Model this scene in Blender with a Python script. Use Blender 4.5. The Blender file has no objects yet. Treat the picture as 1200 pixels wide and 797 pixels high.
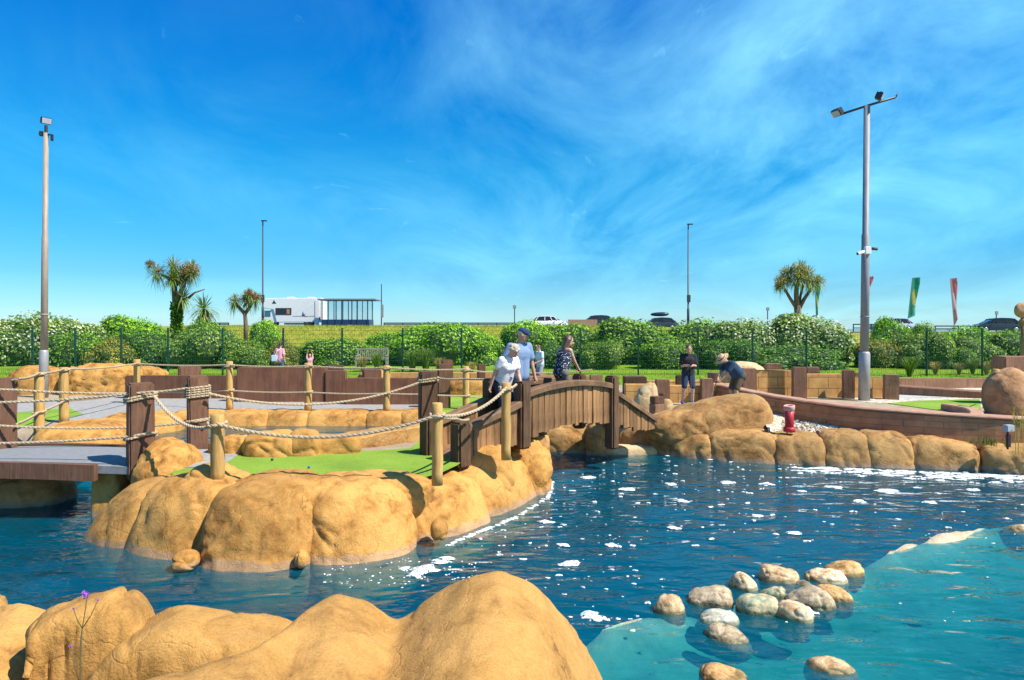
import bpy, bmesh, math, random
import numpy as np
from mathutils import Vector, Matrix, noise as mn
R = math.radians
C = bpy.context.scene.collection
SC = bpy.context.scene
rnd = random.Random(7)
F, HOR, CX, CZ = 800.0, 385.0, 600.0, 3.0      # lens in photo pixels, eye level row, middle column, eye height (m)

def at(px, py, d):                       # point seen at a photo pixel, d metres away
    return Vector(((px-CX)/F*d, d, CZ-(py-HOR)/F*d))
def G(px, py, z=0.8):                    # point of the level z seen at a photo pixel
    d = F*(CZ-z)/(py-HOR)
    return Vector(((px-CX)/F*d, d, z))
def dz(py, z=0.8): return F*(CZ-z)/(py-HOR)

# ------------------------------------------------------------------ scene bookkeeping
def tag(o, label=None, cat=None, group=None, kind=None):
    if label: o['label'] = label
    if cat: o['category'] = cat
    if group: o['group'] = group
    if kind or cat: o['kind'] = kind or 'thing'
    return o
def thing(name, label, cat, loc=(0, 0, 0), group=None):
    o = bpy.data.objects.new(name, None); C.objects.link(o)
    o.location = loc; o.empty_display_size = .1
    return tag(o, label, cat, group)
def copy_tree(o, parent=None):
    c = o.copy(); C.objects.link(c)
    if parent: c.parent = parent
    for ch in list(o.children): copy_tree(ch, c)
    return c
def origin_of(p):
    v = Vector((0, 0, 0))
    while p is not None:
        v += p.location; p = p.parent
    return v
def link(name, me, mats, parent=None, loc=None, smooth=False):
    """me holds world coordinates; re-centre on the parent, or on loc."""
    o = bpy.data.objects.new(name, me); C.objects.link(o)
    off = origin_of(parent) if parent else Vector(loc if loc is not None else (0, 0, 0))
    if off.length > 0: me.transform(Matrix.Translation(-off))
    if parent: o.parent = parent
    else: o.location = off
    if not isinstance(mats, (list, tuple)): mats = [mats]
    for m in mats: me.materials.append(m)
    if smooth: me.shade_smooth()
    return o

class MB:
    def __init__(s): s.v = []; s.f = []; s.m = []
    def add(s, vs, fs, mi=0):
        k = len(s.v); s.v += [tuple(v) for v in vs]
        s.f += [tuple(i+k for i in f) for f in fs]; s.m += [mi]*len(fs)
        return s
    def box(s, c, size, rz=0, bev=0, mi=0, M=None):
        bm = bmesh.new(); bmesh.ops.create_cube(bm, size=1)
        for v in bm.verts: v.co = Vector((v.co.x*size[0], v.co.y*size[1], v.co.z*size[2]))
        if bev: bmesh.ops.bevel(bm, geom=bm.edges[:], offset=bev, segments=2, affect='EDGES')
        T = Matrix.Translation(c) @ (M if M is not None else Matrix.Rotation(rz, 4, 'Z'))
        bm.transform(T); s.bm(bm, mi); return s
    def bm(s, bm, mi=0):
        bm.verts.index_update()
        s.add([v.co.copy() for v in bm.verts], [[v.index for v in f.verts] for f in bm.faces], mi); bm.free()
    def tube(s, pts, radii, n=10, mi=0, caps=True, up=None):
        pts = [Vector(p) for p in pts]
        if not isinstance(radii, (list, tuple)): radii = [radii]*len(pts)
        vs = []; fs = []; prev = None
        for i, p in enumerate(pts):
            t = (pts[min(i+1, len(pts)-1)] - pts[max(i-1, 0)])
            t = t.normalized() if t.length > 1e-9 else Vector((0, 0, 1))
            if prev is None:
                a = Vector((0, 0, 1)) if abs(t.z) < .9 else Vector((1, 0, 0))
                u = t.cross(a).normalized()
            else:
                u = prev - t*prev.dot(t); u = u.normalized() if u.length > 1e-6 else t.orthogonal().normalized()
            prev = u; w = t.cross(u)
            for k in range(n):
                an = 2*math.pi*k/n
                vs.append(p + (u*math.cos(an) + w*math.sin(an))*radii[i])
        for i in range(len(pts)-1):
            for k in range(n):
                a = i*n+k; b = i*n+(k+1) % n
                fs.append((a, b, b+n, a+n))
        if caps:
            fs.append(tuple(reversed(range(n)))); fs.append(tuple(range((len(pts)-1)*n, len(pts)*n)))
        return s.add(vs, fs, mi)
    def ball(s, c, r, M=None, sub=2, mi=0):
        bm = bmesh.new(); bmesh.ops.create_icosphere(bm, subdivisions=sub, radius=1)
        if not isinstance(r, (list, tuple)): r = (r, r, r)
        for v in bm.verts:
            q = Vector((v.co.x*r[0], v.co.y*r[1], v.co.z*r[2]))
            v.co = (M @ q if M is not None else q) + Vector(c)
        s.bm(bm, mi); return s
    def capsule(s, p0, p1, r0, r1, n=14, mi=0):
        p0 = Vector(p0); p1 = Vector(p1); d = p1-p0
        L = d.length; t = d/L if L > 1e-6 else Vector((0, 0, 1))
        P = []; Q = []
        for k in range(1, 6):
            a = math.pi/2*(1-k/5); P.append(p0 - t*r0*math.sin(a)); Q.append(max(r0*math.cos(a), 1e-4))
        for k in range(0, 5):
            a = math.pi/2*(k/5); P.append(p1 + t*r1*math.sin(a)); Q.append(max(r1*math.cos(a), 1e-4))
        return s.tube(P, Q, n, mi)
    def mesh(s, name):
        me = bpy.data.meshes.new(name); me.from_pydata(s.v, [], s.f)
        if any(s.m): me.polygons.foreach_set('material_index', s.m)
        me.validate(); me.update(); return me
    def build(s, name, mats, parent=None, loc=None, smooth=False):
        return link(name, s.mesh(name), mats, parent, loc, smooth)

# ------------------------------------------------------------------ materials
def nodes_of(name):
    m = bpy.data.materials.new(name); m.use_nodes = True
    nt = m.node_tree; nt.nodes.clear()
    out = nt.nodes.new('ShaderNodeOutputMaterial'); b = nt.nodes.new('ShaderNodeBsdfPrincipled')
    nt.links.new(b.outputs[0], out.inputs[0])
    return m, nt, b, out
def N(nt, t, **kw):
    n = nt.nodes.new(t)
    for k, v in kw.items():
        if k.startswith('i_'): n.inputs[int(k[2:])].default_value = v
        else: setattr(n, k, v)
    return n
def ramp(nt, fac, stops):
    r = nt.nodes.new('ShaderNodeValToRGB'); e = r.color_ramp.elements
    while len(e) < len(stops): e.new(.5)
    for k, (p, c) in enumerate(stops): e[k].position = p; e[k].color = (*c, 1) if len(c) == 3 else c
    nt.links.new(fac, r.inputs[0]); return r.outputs[0]
def noise_tex(nt, vec, scale, detail=4, rough=.55, dist=0):
    n = nt.nodes.new('ShaderNodeTexNoise'); n.inputs['Scale'].default_value = scale
    n.inputs['Detail'].default_value = detail; n.inputs['Roughness'].default_value = rough; n.inputs['Distortion'].default_value = dist
    nt.links.new(vec, n.inputs['Vector']); return n.outputs[0]
def mixc(nt, fac, a, b, mode='MIX'):
    m = nt.nodes.new('ShaderNodeMix'); m.data_type = 'RGBA'; m.blend_type = mode
    for s, v in ((m.inputs[0], fac), (m.inputs[6], a), (m.inputs[7], b)):
        if hasattr(v, 'links') or isinstance(v, bpy.types.NodeSocket): nt.links.new(v, s)
        elif isinstance(v, (int, float)): s.default_value = v
        else: s.default_value = (*v, 1)
    return m.outputs[2]
def math_n(nt, op, a, b=None, clamp=False):
    m = nt.nodes.new('ShaderNodeMath'); m.operation = op; m.use_clamp = clamp
    for i, v in enumerate((a, b)):
        if v is None: continue
        if isinstance(v, bpy.types.NodeSocket): nt.links.new(v, m.inputs[i])
        else: m.inputs[i].default_value = v
    return m.outputs[0]
def bump(nt, b, h, strength=.4, dist=.02):
    n = nt.nodes.new('ShaderNodeBump'); n.inputs['Strength'].default_value = strength; n.inputs['Distance'].default_value = dist
    nt.links.new(h, n.inputs['Height']); nt.links.new(n.outputs[0], b.inputs['Normal']); return n
def coords(nt, kind='pos', scale=None):
    if kind == 'pos': v = nt.nodes.new('ShaderNodeNewGeometry').outputs['Position']
    else: v = nt.nodes.new('ShaderNodeTexCoord').outputs['Object']
    if scale:
        mp = nt.nodes.new('ShaderNodeMapping'); mp.inputs['Scale'].default_value = scale; nt.links.new(v, mp.inputs[0]); v = mp.outputs[0]
    return v
def simple(name, c1, c2=None, scale=6, rough=.6, stretch=None, bmp=0, bscale=30, bdist=.01, metal=0, spec=.5, kind='obj', lo=.35, hi=.65, vary=0):
    m, nt, b, out = nodes_of(name)
    v = coords(nt, kind, stretch)
    if c2 is None: c2 = tuple(x*.85 for x in c1)
    col = ramp(nt, noise_tex(nt, v, scale, 5, .6), [(lo, c2), (hi, c1)])
    if vary:
        oi = nt.nodes.new('ShaderNodeObjectInfo')
        hsv = nt.nodes.new('ShaderNodeHueSaturation'); nt.links.new(col, hsv.inputs['Color'])
        nt.links.new(math_n(nt, 'ADD', math_n(nt, 'MULTIPLY', oi.outputs['Random'], vary), 1-vary/2), hsv.inputs['Value']); col = hsv.outputs[0]
    nt.links.new(col, b.inputs['Base Color'])
    b.inputs['Roughness'].default_value = rough; b.inputs['Metallic'].default_value = metal
    b.inputs['Specular IOR Level'].default_value = spec
    if bmp: bump(nt, b, noise_tex(nt, v, bscale, 4, .6), bmp, bdist)
    return m
def rock_mat(name, hi=(.62, .37, .135), mid=(.47, .25, .075), lo=(.25, .12, .035), wet=True, vary=.25, s=1):
    m, nt, b, out = nodes_of(name)
    v = coords(nt, 'pos')
    n1 = noise_tex(nt, v, .9*s, 6, .62, .3); n2 = noise_tex(nt, v, 4.5*s, 8, .68, .6); n3 = noise_tex(nt, v, 70*s, 3, .6)
    f = math_n(nt, 'ADD', math_n(nt, 'MULTIPLY', n1, .5), math_n(nt, 'MULTIPLY', n2, .5))
    col = ramp(nt, f, [(.36, lo), (.455, mid), (.54, hi), (.70, tuple(min(1, x*1.13) for x in hi))])
    sp = ramp(nt, n3, [(.36, (.55, .5, .45)), (.5, (1, 1, 1)), (.72, (1.12, 1.1, 1.05))])
    col = mixc(nt, .36, col, sp, 'MULTIPLY')
    # thin dark veins / hairline cracks
    vn = N(nt, 'ShaderNodeTexVoronoi', feature='DISTANCE_TO_EDGE'); vn.inputs['Scale'].default_value = 1.3*s
    vd = nt.nodes.new('ShaderNodeVectorMath'); vd.operation = 'ADD'
    nz = nt.nodes.new('ShaderNodeTexNoise'); nz.inputs['Scale'].default_value = 1.7*s; nz.inputs['Detail'].default_value = 6; nt.links.new(v, nz.inputs['Vector'])
    nt.links.new(v, vd.inputs[0]); nt.links.new(nz.outputs[1], vd.inputs[1]); nt.links.new(vd.outputs[0], vn.inputs['Vector'])
    cr = ramp(nt, vn.outputs[0], [(0, (.5, .5, .5)), (.012, (1, 1, 1))])
    msk = ramp(nt, noise_tex(nt, v, 1.1*s, 3), [(.52, (0, 0, 0)), (.62, (1, 1, 1))])
    col = mixc(nt, msk, col, mixc(nt, 1, col, cr, 'MULTIPLY'))
    if wet:                              # scum and algae left at the waterline
        sx = nt.nodes.new('ShaderNodeSeparateXYZ'); nt.links.new(v, sx.inputs[0])
        zz = math_n(nt, 'ADD', sx.outputs[2], math_n(nt, 'MULTIPLY', noise_tex(nt, v, 3, 5), -.15))
        st = ramp(nt, zz, [(.0, (1, 1, 1)), (.04, (0, 0, 0))])
        col = mixc(nt, math_n(nt, 'MULTIPLY', st, .5), col, mixc(nt, n2, (.20, .13, .09), (.42, .33, .26)))
    if vary:
        oi = nt.nodes.new('ShaderNodeObjectInfo'); h = nt.nodes.new('ShaderNodeHueSaturation'); nt.links.new(col, h.inputs['Color'])
        nt.links.new(math_n(nt, 'ADD', math_n(nt, 'MULTIPLY', oi.outputs['Random'], vary), 1-vary/2), h.inputs['Value']); col = h.outputs[0]
    nt.links.new(col, b.inputs['Base Color'])
    b.inputs['Roughness'].default_value = .85; b.inputs['Specular IOR Level'].default_value = .25
    hh = math_n(nt, 'ADD', math_n(nt, 'MULTIPLY', noise_tex(nt, v, 7*s, 10, .7, .4), 1.0), math_n(nt, 'MULTIPLY', n3, .22))
    hh = math_n(nt, 'ADD', hh, math_n(nt, 'MULTIPLY', math_n(nt, 'MINIMUM', vn.outputs[0], .02), 6))
    bump(nt, b, hh, .55, .05)
    return m
def wood_mat(name, hi, lo, rough=.75, grain=(14, 14, 1.2), vary=.3, bmp=.5):
    m, nt, b, out = nodes_of(name)
    v = coords(nt, 'obj', grain)
    oi = nt.nodes.new('ShaderNodeObjectInfo')
    n1 = noise_tex(nt, v, 1.6, 6, .65, .8); n2 = noise_tex(nt, coords(nt, 'obj'), 2.2, 4, .6)
    f = math_n(nt, 'ADD', math_n(nt, 'MULTIPLY', n1, .65), math_n(nt, 'MULTIPLY', n2, .35))
    col = ramp(nt, f, [(.34, lo), (.62, hi)])
    h = nt.nodes.new('ShaderNodeHueSaturation'); nt.links.new(col, h.inputs['Color'])
    nt.links.new(math_n(nt, 'ADD', math_n(nt, 'MULTIPLY', oi.outputs['Random'], vary), 1-vary/2), h.inputs['Value'])
    nt.links.new(h.outputs[0], b.inputs['Base Color']); b.inputs['Roughness'].default_value = rough; b.inputs['Specular IOR Level'].default_value = .3
    bump(nt, b, n1, bmp, .012)
    return m
def brick_mat(name, c1, c2, mortar, w, h, off=.5, msize=.012, rough=.85, rot=0, kind='obj'):
    """courses wrap around the object: brick rows follow height, columns follow (x+y)"""
    m, nt, b, out = nodes_of(name)
    v = coords(nt, kind)
    s = nt.nodes.new('ShaderNodeSeparateXYZ'); nt.links.new(v, s.inputs[0])
    c = nt.nodes.new('ShaderNodeCombineXYZ')
    nt.links.new(math_n(nt, 'ADD', s.outputs[0], math_n(nt, 'MULTIPLY', s.outputs[1], .85)), c.inputs[0]); nt.links.new(s.outputs[2], c.inputs[1])
    bt = nt.nodes.new('ShaderNodeTexBrick'); bt.offset = off
    bt.inputs['Scale'].default_value = 1; bt.inputs['Brick Width'].default_value = w; bt.inputs['Row Height'].default_value = h
    bt.inputs['Mortar Size'].default_value = msize; bt.inputs['Mortar Smooth'].default_value = .3; bt.inputs['Bias'].default_value = 0
    bt.inputs['Color1'].default_value = (*c1, 1); bt.inputs['Color2'].default_value = (*c2, 1); bt.inputs['Mortar'].default_value = (*mortar, 1)
    nt.links.new(c.outputs[0], bt.inputs['Vector'])
    n1 = noise_tex(nt, v, 3, 6, .65); n2 = noise_tex(nt, v, 45, 4)
    col = mixc(nt, .8, bt.outputs[0], ramp(nt, n1, [(.3, (.62, .58, .55)), (.6, (1.08, 1.05, 1))]), 'MULTIPLY')
    nt.links.new(col, b.inputs['Base Color']); b.inputs['Roughness'].default_value = rough; b.inputs['Specular IOR Level'].default_value = .25
    hh = math_n(nt, 'ADD', math_n(nt, 'MULTIPLY', bt.outputs[1], -1.2), math_n(nt, 'MULTIPLY', n2, .35))
    bump(nt, b, hh, .6, .02)
    return m
def leaf_mat(name, c1, c2, c3=None, pos=(.3, .6, .85), trans=.25):
    """each leaf takes its own tone (random per island)"""
    m, nt, b, out = nodes_of(name)
    g = nt.nodes.new('ShaderNodeNewGeometry')
    st = [(pos[0], c2), (pos[1], c1)]
    if c3: st.append((pos[2], c1)); st.append((min(pos[2]+.03, 1), c3))
    col = ramp(nt, g.outputs['Random Per Island'], st)
    big = ramp(nt, noise_tex(nt, g.outputs['Position'], .8, 3), [(.35, (.7, .75, .7)), (.65, (1.2, 1.15, 1.0))])
    col = mixc(nt, 1, col, big, 'MULTIPLY')
    nt.links.new(col, b.inputs['Base Color']); b.inputs['Roughness'].default_value = .5; b.inputs['Specular IOR Level'].default_value = .35
    tr = nt.nodes.new('ShaderNodeBsdfTranslucent'); nt.links.new(mixc(nt, 1, col, (1.5, 1.6, .6), 'MULTIPLY'), tr.inputs[0])
    mx = nt.nodes.new('ShaderNodeMixShader'); mx.inputs[0].default_value = trans
    nt.links.new(b.outputs[0], mx.inputs[1]); nt.links.new(tr.outputs[0], mx.inputs[2]); nt.links.new(mx.outputs[0], out.inputs[0])
    return m
def dots_mat(name, base, dot, scale=26, r=.33, rough=.8):
    m, nt, b, out = nodes_of(name)
    v = N(nt, 'ShaderNodeTexVoronoi', feature='F1'); v.inputs['Scale'].default_value = scale; v.inputs['Randomness'].default_value = .7
    nt.links.new(coords(nt, 'obj'), v.inputs['Vector'])
    nt.links.new(ramp(nt, v.outputs[0], [(r, dot), (r+.04, base)]), b.inputs['Base Color']); b.inputs['Roughness'].default_value = rough
    return m

M = {}
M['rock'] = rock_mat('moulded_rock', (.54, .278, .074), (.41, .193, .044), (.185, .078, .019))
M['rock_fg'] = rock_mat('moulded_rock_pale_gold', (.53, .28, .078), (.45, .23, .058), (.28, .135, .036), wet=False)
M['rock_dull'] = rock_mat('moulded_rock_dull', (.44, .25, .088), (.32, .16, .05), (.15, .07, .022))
M['rock_pale'] = rock_mat('moulded_rock_pale', (.58, .42, .23), (.45, .30, .14), (.3, .18, .08), wet=False)
M['rock_pink'] = rock_mat('moulded_rock_pink', (.46, .26, .13), (.37, .19, .085), (.22, .10, .045), wet=False)
M['timber'] = wood_mat('dark_red_timber', (.21, .10, .055), (.085, .04, .024))
M['timber_dark'] = wood_mat('dark_brown_timber', (.14, .075, .036), (.05, .025, .014))
M['timber_mid'] = wood_mat('brown_timber', (.34, .18, .105), (.17, .08, .045))
M['plank'] = wood_mat('weathered_plank', (.38, .20, .08), (.13, .06, .024), vary=.6)
M['rail'] = wood_mat('rail_timber', (.25, .14, .07), (.10, .052, .026), grain=(3, 3, 3))
M['pole_wood'] = wood_mat('stripped_pole', (.56, .34, .11), (.36, .19, .05), vary=.2)
M['rope'] = simple('rope_fibre', (.58, .45, .29), (.36, .25, .14), 40, .9, bmp=.5, bscale=160, bdist=.004)
M['turf'] = simple('artificial_turf', (.25, .38, .05), (.19, .30, .035), 26, .9, bmp=.7, bscale=420, bdist=.012, kind='pos', spec=.1)
M['path'] = simple('grey_path', (.36, .335, .30), (.25, .235, .215), 9, .85, bmp=.35, bscale=140, bdist=.006, kind='pos')
M['pale_path'] = simple('pale_path', (.46, .47, .47), (.36, .37, .38), 9, .85, bmp=.3, bscale=120, bdist=.006, kind='pos')
M['sandstone'] = brick_mat('sandstone_block', (.60, .34, .12), (.50, .27, .09), (.26, .14, .06), .62, .36)
M['brick'] = brick_mat('weathered_brick', (.46, .23, .12), (.38, .18, .09), (.28, .17, .11), .42, .14, msize=.008)
M['coping'] = simple('brick_coping', (.48, .27, .17), (.36, .18, .11), 5, .85, bmp=.5, bscale=40, bdist=.01, kind='pos')
M['steel'] = simple('galvanised_steel', (.24, .25, .27), (.18, .19, .21), 5, .55, stretch=(2, 2, .4))
M['steel_warm'] = simple('weathered_steel', (.34, .265, .205), (.25, .195, .15), 5, .55, stretch=(2, 2, .4))
M['steel_base'] = simple('painted_steel_sleeve', (.37, .36, .36), (.30, .28, .27), 4, .5, metal=.3)
M['black'] = simple('black_housing', (.03, .03, .035), None, 4, .45)
M['lens'] = simple('lamp_glass', (.42, .45, .5), None, 4, .12)
M['dark_steel'] = simple('dark_lamp_steel', (.04, .045, .055), None, 4, .5)
M['fence_green'] = simple('green_powder_coat', (.012, .075, .05), None, 4, .4)
M['white_paint'] = simple('white_paint', (.84, .82, .77), (.78, .76, .72), 3, .4)
M['navy'] = simple('navy_paint', (.018, .05, .11), None, 3, .4)
M['red_paint'] = simple('red_paint', (.50, .022, .035), (.40, .016, .025), 5, .45)
M['pink_lip'] = simple('faded_pink_rim', (.70, .38, .30), (.58, .28, .22), 8, .6)
M['grey_box'] = simple('grey_plastic', (.42, .44, .46), None, 4, .5)
M['tyre'] = simple('tyre_rubber', (.02, .02, .02), None, 6, .8)
M['rim'] = simple('alloy', (.5, .5, .52), None, 4, .35, metal=.8)
M['stem'] = simple('green_stem', (.05, .11, .02), (.09, .06, .03), 9, .6)
M['purple'] = simple('purple_petal', (.34, .10, .48), (.22, .05, .35), 60, .7)
M['bark'] = simple('palm_bark', (.23, .16, .10), (.11, .075, .05), 7, .9, stretch=(1, 1, 3), bmp=.8, bscale=18, bdist=.03)
M['bench_wood'] = simple('bench_slats', (.36, .32, .26), (.25, .22, .17), 8, .8)
M['concrete'] = simple('pale_concrete', (.62, .55, .45), (.5, .42, .34), 7, .85, bmp=.4, bscale=50, bdist=.01, kind='pos')
def glass_mat(name, tint, alpha=.25, rough=.05):
    m, nt, b, out = nodes_of(name)
    t = nt.nodes.new('ShaderNodeBsdfTransparent'); t.inputs[0].default_value = (*tint, 1)
    b.inputs['Base Color'].default_value = (*[x*.3 for x in tint], 1); b.inputs['Roughness'].default_value = rough
    mx = nt.nodes.new('ShaderNodeMixShader'); mx.inputs[0].default_value = alpha
    nt.links.new(t.outputs[0], mx.inputs[1]); nt.links.new(b.outputs[0], mx.inputs[2]); nt.links.new(mx.outputs[0], out.inputs[0]); return m
M['glass'] = glass_mat('shelter_glass', (.985, .99, 1), .05)
M['car_glass'] = glass_mat('car_glass', (.3, .36, .4), .7)

# ------------------------------------------------------------------ rock shapes
def fbm(p, H=1.0, lac=2.1, octv=4): return mn.fractal(p, H, lac, octv)
_cs = {}
def cube_sphere(n):
    if n not in _cs:
        bm = bmesh.new(); bmesh.ops.create_cube(bm, size=2)
        bmesh.ops.subdivide_edges(bm, edges=bm.edges[:], cuts=n, use_grid_fill=True)
        bm.verts.index_update()
        _cs[n] = ([v.co.copy() for v in bm.verts], [[v.index for v in f.verts] for f in bm.faces]); bm.free()
    return _cs[n]
def rockify(p, nrm, amp, seed, sc=1.0):
    q = p*sc + Vector((seed*7.3, seed*3.1, seed*5.7))
    a = fbm(q*.9, 1, 2, 3)*.95
    b = fbm(q*2.6 + Vector((5, 1, 2)), .9, 2.1, 4)*.42
    m = max(0, mn.noise(q*.8 + Vector((9, 9, 9))) + .15)
    r = (1-abs(mn.noise(q*3.1)))**2*.5*m
    wq = q + Vector((mn.noise(q*1.3), mn.noise(q*1.3+Vector((7, 0, 0))), mn.noise(q*1.3+Vector((0, 7, 0)))))*.55
    dd = mn.voronoi(wq*1.15)[0]; e = dd[1]-dd[0]
    gr = -.55*max(0, 1-e/.10)**1.5 + .35*min(e, .6)
    pit = max(0, mn.noise(q*1.1+Vector((3, 8, 1)))-.05)*mn.fractal(q*7, .8, 2.2, 3)*1.1
    return p + nrm*amp*(a*.85 + b + r*.7 + gr + pit)
def rock_mesh(center, half, rz, e=3.0, amp=.09, seed=0, batter=0, tilt=0, n=22, sc=1.0, taper=0.0, zw=None, ez=None):
    """rounded block: half = half sizes (along, away, up); batter leans the near face back with height, tilt raises one end"""
    vs, fs = cube_sphere(n); out = []
    Rz = Matrix.Rotation(rz, 3, 'Z'); c = Vector(center)
    for v in vs:
        d = v.normalized()
        b_ = ez or e; r = ((abs(d.x)**e + abs(d.y)**e)**(b_/e) + abs(d.z)**b_)**(-1/b_)
        p = d*r
        nr = Vector((math.copysign(abs(p.x)**(e-1), p.x)/half[0], math.copysign(abs(p.y)**(e-1), p.y)/half[1], math.copysign(abs(p.z)**(e-1), p.z)/half[2])).normalized()
        tp = 1 - taper*(p.z*.5+.5)
        q = Vector((p.x*half[0]*tp, p.y*half[1]*tp, p.z*half[2]))
        if batter: q.y += batter*(q.z + center[2] - (center[2]-half[2] if zw is None else zw))*(.5 - .5*p.y*.6)
        q.z += tilt*p.x*(p.z*.5+.5)
        q = Rz @ q + c; nn = Rz @ nr
        out.append(rockify(q, nn, amp, seed, sc))
    mb = MB(); mb.add(out, fs); return mb
def boulder(A, B, t, zt0, zt1, zb, label, seed, group=None, mat='rock', e=3.0, amp=.09, batter=.6, ext=1.04, name='boulder', n=22, cat='boulder', sc=1.0, zw=0.0, ez=None):
    """rock whose foot runs from A to B (left to right as seen), t metres deep, tops zt0 and zt1"""
    A = Vector(A); B = Vector(B); u = (B-A); u.z = 0; L = u.length; u.normalize(); w = Vector((-u.y, u.x, 0))
    zt = (zt0+zt1)/2; hz = (zt-zb)/2
    c = (A+B)/2 + w*t/2; c.z = zb+hz
    mb = rock_mesh(c, (L/2*ext, t/2, hz), math.atan2(u.y, u.x), e, amp, seed, batter, (zt1-zt0)/2, n, sc, 0, zw, ez)
    o = mb.build(name, M[mat], loc=(c.x, c.y, zb), smooth=True)
    return tag(o, label, cat, group)
def prock(px, py0, py1, d, wpx, t, label, seed, group=None, mat='rock', e=2.6, amp=.09, rz=0, name='boulder', zb=None, tilt=0, n=22, cat='boulder', sc=1.0, batter=0.15):
    """rock at distance d, centred on column px, from photo row py0 (top) down to py1, wpx wide"""
    p0 = at(px, py0, d); p1 = at(px, py1, d); z0 = p1.z-(p0.z-p1.z)*.55 if zb is None else zb
    hz = (p0.z-z0)/2
    mb = rock_mesh((p0.x, d+t/2, z0+hz), (wpx/F*d/2, t/2, hz), rz, e, amp, seed, batter, tilt, n, sc)
    o = mb.build(name, M[mat], loc=(p0.x, d+t/2, z0), smooth=True)
    return tag(o, label, cat, group)

# ------------------------------------------------------------------ ground
bank = [(1240, 560), (1200, 557), (1154, 552.5), (1100, 550), (1018, 548), (970, 546), (909, 544.5), (850, 540), (782, 534.6), (721, 526)]
isl = [(645, 560), (640, 580), (600, 604), (560, 620), (500, 645), (420, 665), (350, 670), (280, 672), (200, 665), (130, 645), (90, 626)]
pool = [(-18, 5.3), (-4, 4.6), (0, 4.9), (.75, 5.3), (1.5, 4.4), (3, 3.6), (17, 3.6), (17, 13.4)]
pool += [tuple(G(x, y, 0)[:2]) for x, y in bank] + [(2.0, 17.8), (.6, 17.6), (.75, 15)]
pool += [tuple(G(x, y, 0)[:2]) for x, y in isl] + [(-7.2, 11.6), (-6.7, 12.6), (-6.4, 13.9), (-13, 13.9), (-18, 12)]
pond = [(-9.4, 14.2), (-9.3, 15.2), (-9.5, 16.7), (-8.7, 17.4), (-7.3, 17.7), (-3.85, 17.5), (-2.35, 17.1), (-1.9, 13.4), (-5.3, 12.9), (-6.2, 14.2)]
def sdist(poly, X, Y):
    """signed distance, positive inside"""
    P = np.array(poly, float); Q = np.roll(P, -1, 0)
    best = np.full(X.shape, 1e9); ins = np.zeros(X.shape, bool)
    for (ax, ay), (bx, by) in zip(P, Q):
        ex, ey = bx-ax, by-ay
        t = np.clip(((X-ax)*ex + (Y-ay)*ey)/(ex*ex+ey*ey+1e-12), 0, 1)
        best = np.minimum(best, np.hypot(X-ax-t*ex, Y-ay-t*ey))
        cr = (ay > Y) != (by > Y)
        xi = ax + (Y-ay)/(np.where(abs(by-ay) < 1e-12, 1e-12, by-ay))*ex
        ins ^= cr & (X < xi)
    return np.where(ins, best, -best)
def sstep(a, b, x):
    t = np.clip((x-a)/(b-a), 0, 1); return t*t*(3-2*t)
def ground_z(X, Y):
    Z = np.full(X.shape, .8)
    Z = Z + .45*sstep(4.2, 1.5, Y)*sstep(-2, -1, -np.abs(X)*0-1)       # terrace where the photographer stands
    Z = Z + .12*sstep(30, 40, Y)
    top = 3.2 - .62*sstep(8, 34, X)
    Z = Z + (top-.92)*sstep(43, 63, Y)
    Z = Z - 7.0*sstep(130, 220, Y)
    a = sdist(pool, X, Y); Z = Z - .42*sstep(-3.4, -.9, a)*sstep(3.5, 7.0, X)*sstep(11, 13, Y)
    off = .42 + .75*sstep(2.2, .2, X)*sstep(3.6, 5.5, Y)*sstep(13.6, 12.5, Y); t = sstep(-off-.25, -off+.2, a); Z = Z*(1-t) + (-1.15)*t
    Z = Z - 0
    a = sdist(pond, X, Y); o2 = .85*sstep(15.3, 16.3, Y); t = sstep(-.12-o2, .3-o2, a); Z = Z*(1-t) + (-.2)*t
    w = [(-9.4, 13.6), (-9.4, 14.6), (-6.2, 14.6), (-6.4, 13.6)]
    t = sstep(-.05, .2, sdist(w, X, Y)); Z = Z*(1-t) + .44*t
    return Z
xs = np.concatenate([[-4000, -1500, -600, -250, -120, -80], np.arange(-60, -20, 2.), np.arange(-20, 20, .22), np.arange(20, 62, 2.), [80, 120, 250, 600, 1500, 4000]])
ys = np.concatenate([[-1500, -300, -60, -20, -8], np.arange(-4, 26, .22), np.arange(26, 70, 1.), [76, 90, 110, 130, 150, 180, 220, 400, 1200, 5000]])
X, Y = np.meshgrid(xs, ys); Z = ground_z(X, Y)
nx, ny = len(xs), len(ys)
V = np.stack([X, Y, Z], -1).reshape(-1, 3)
ii = np.arange(nx*ny).reshape(ny, nx)
Fq = np.stack([ii[:-1, :-1], ii[:-1, 1:], ii[1:, 1:], ii[1:, :-1]], -1).reshape(-1, 4)
def np_mesh(name, V, Fq):
    me = bpy.data.meshes.new(name)
    me.vertices.add(len(V)); me.vertices.foreach_set('co', np.asarray(V, np.float32).ravel())
    k = Fq.shape[1]
    me.loops.add(Fq.size); me.loops.foreach_set('vertex_index', Fq.astype(np.int32).ravel())
    me.polygons.add(len(Fq)); me.polygons.foreach_set('loop_start', np.arange(0, Fq.size, k, dtype=np.int32))
    me.polygons.foreach_set('loop_total', np.full(len(Fq), k, np.int32))
    me.update(calc_edges=True); me.validate(); return me
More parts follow.
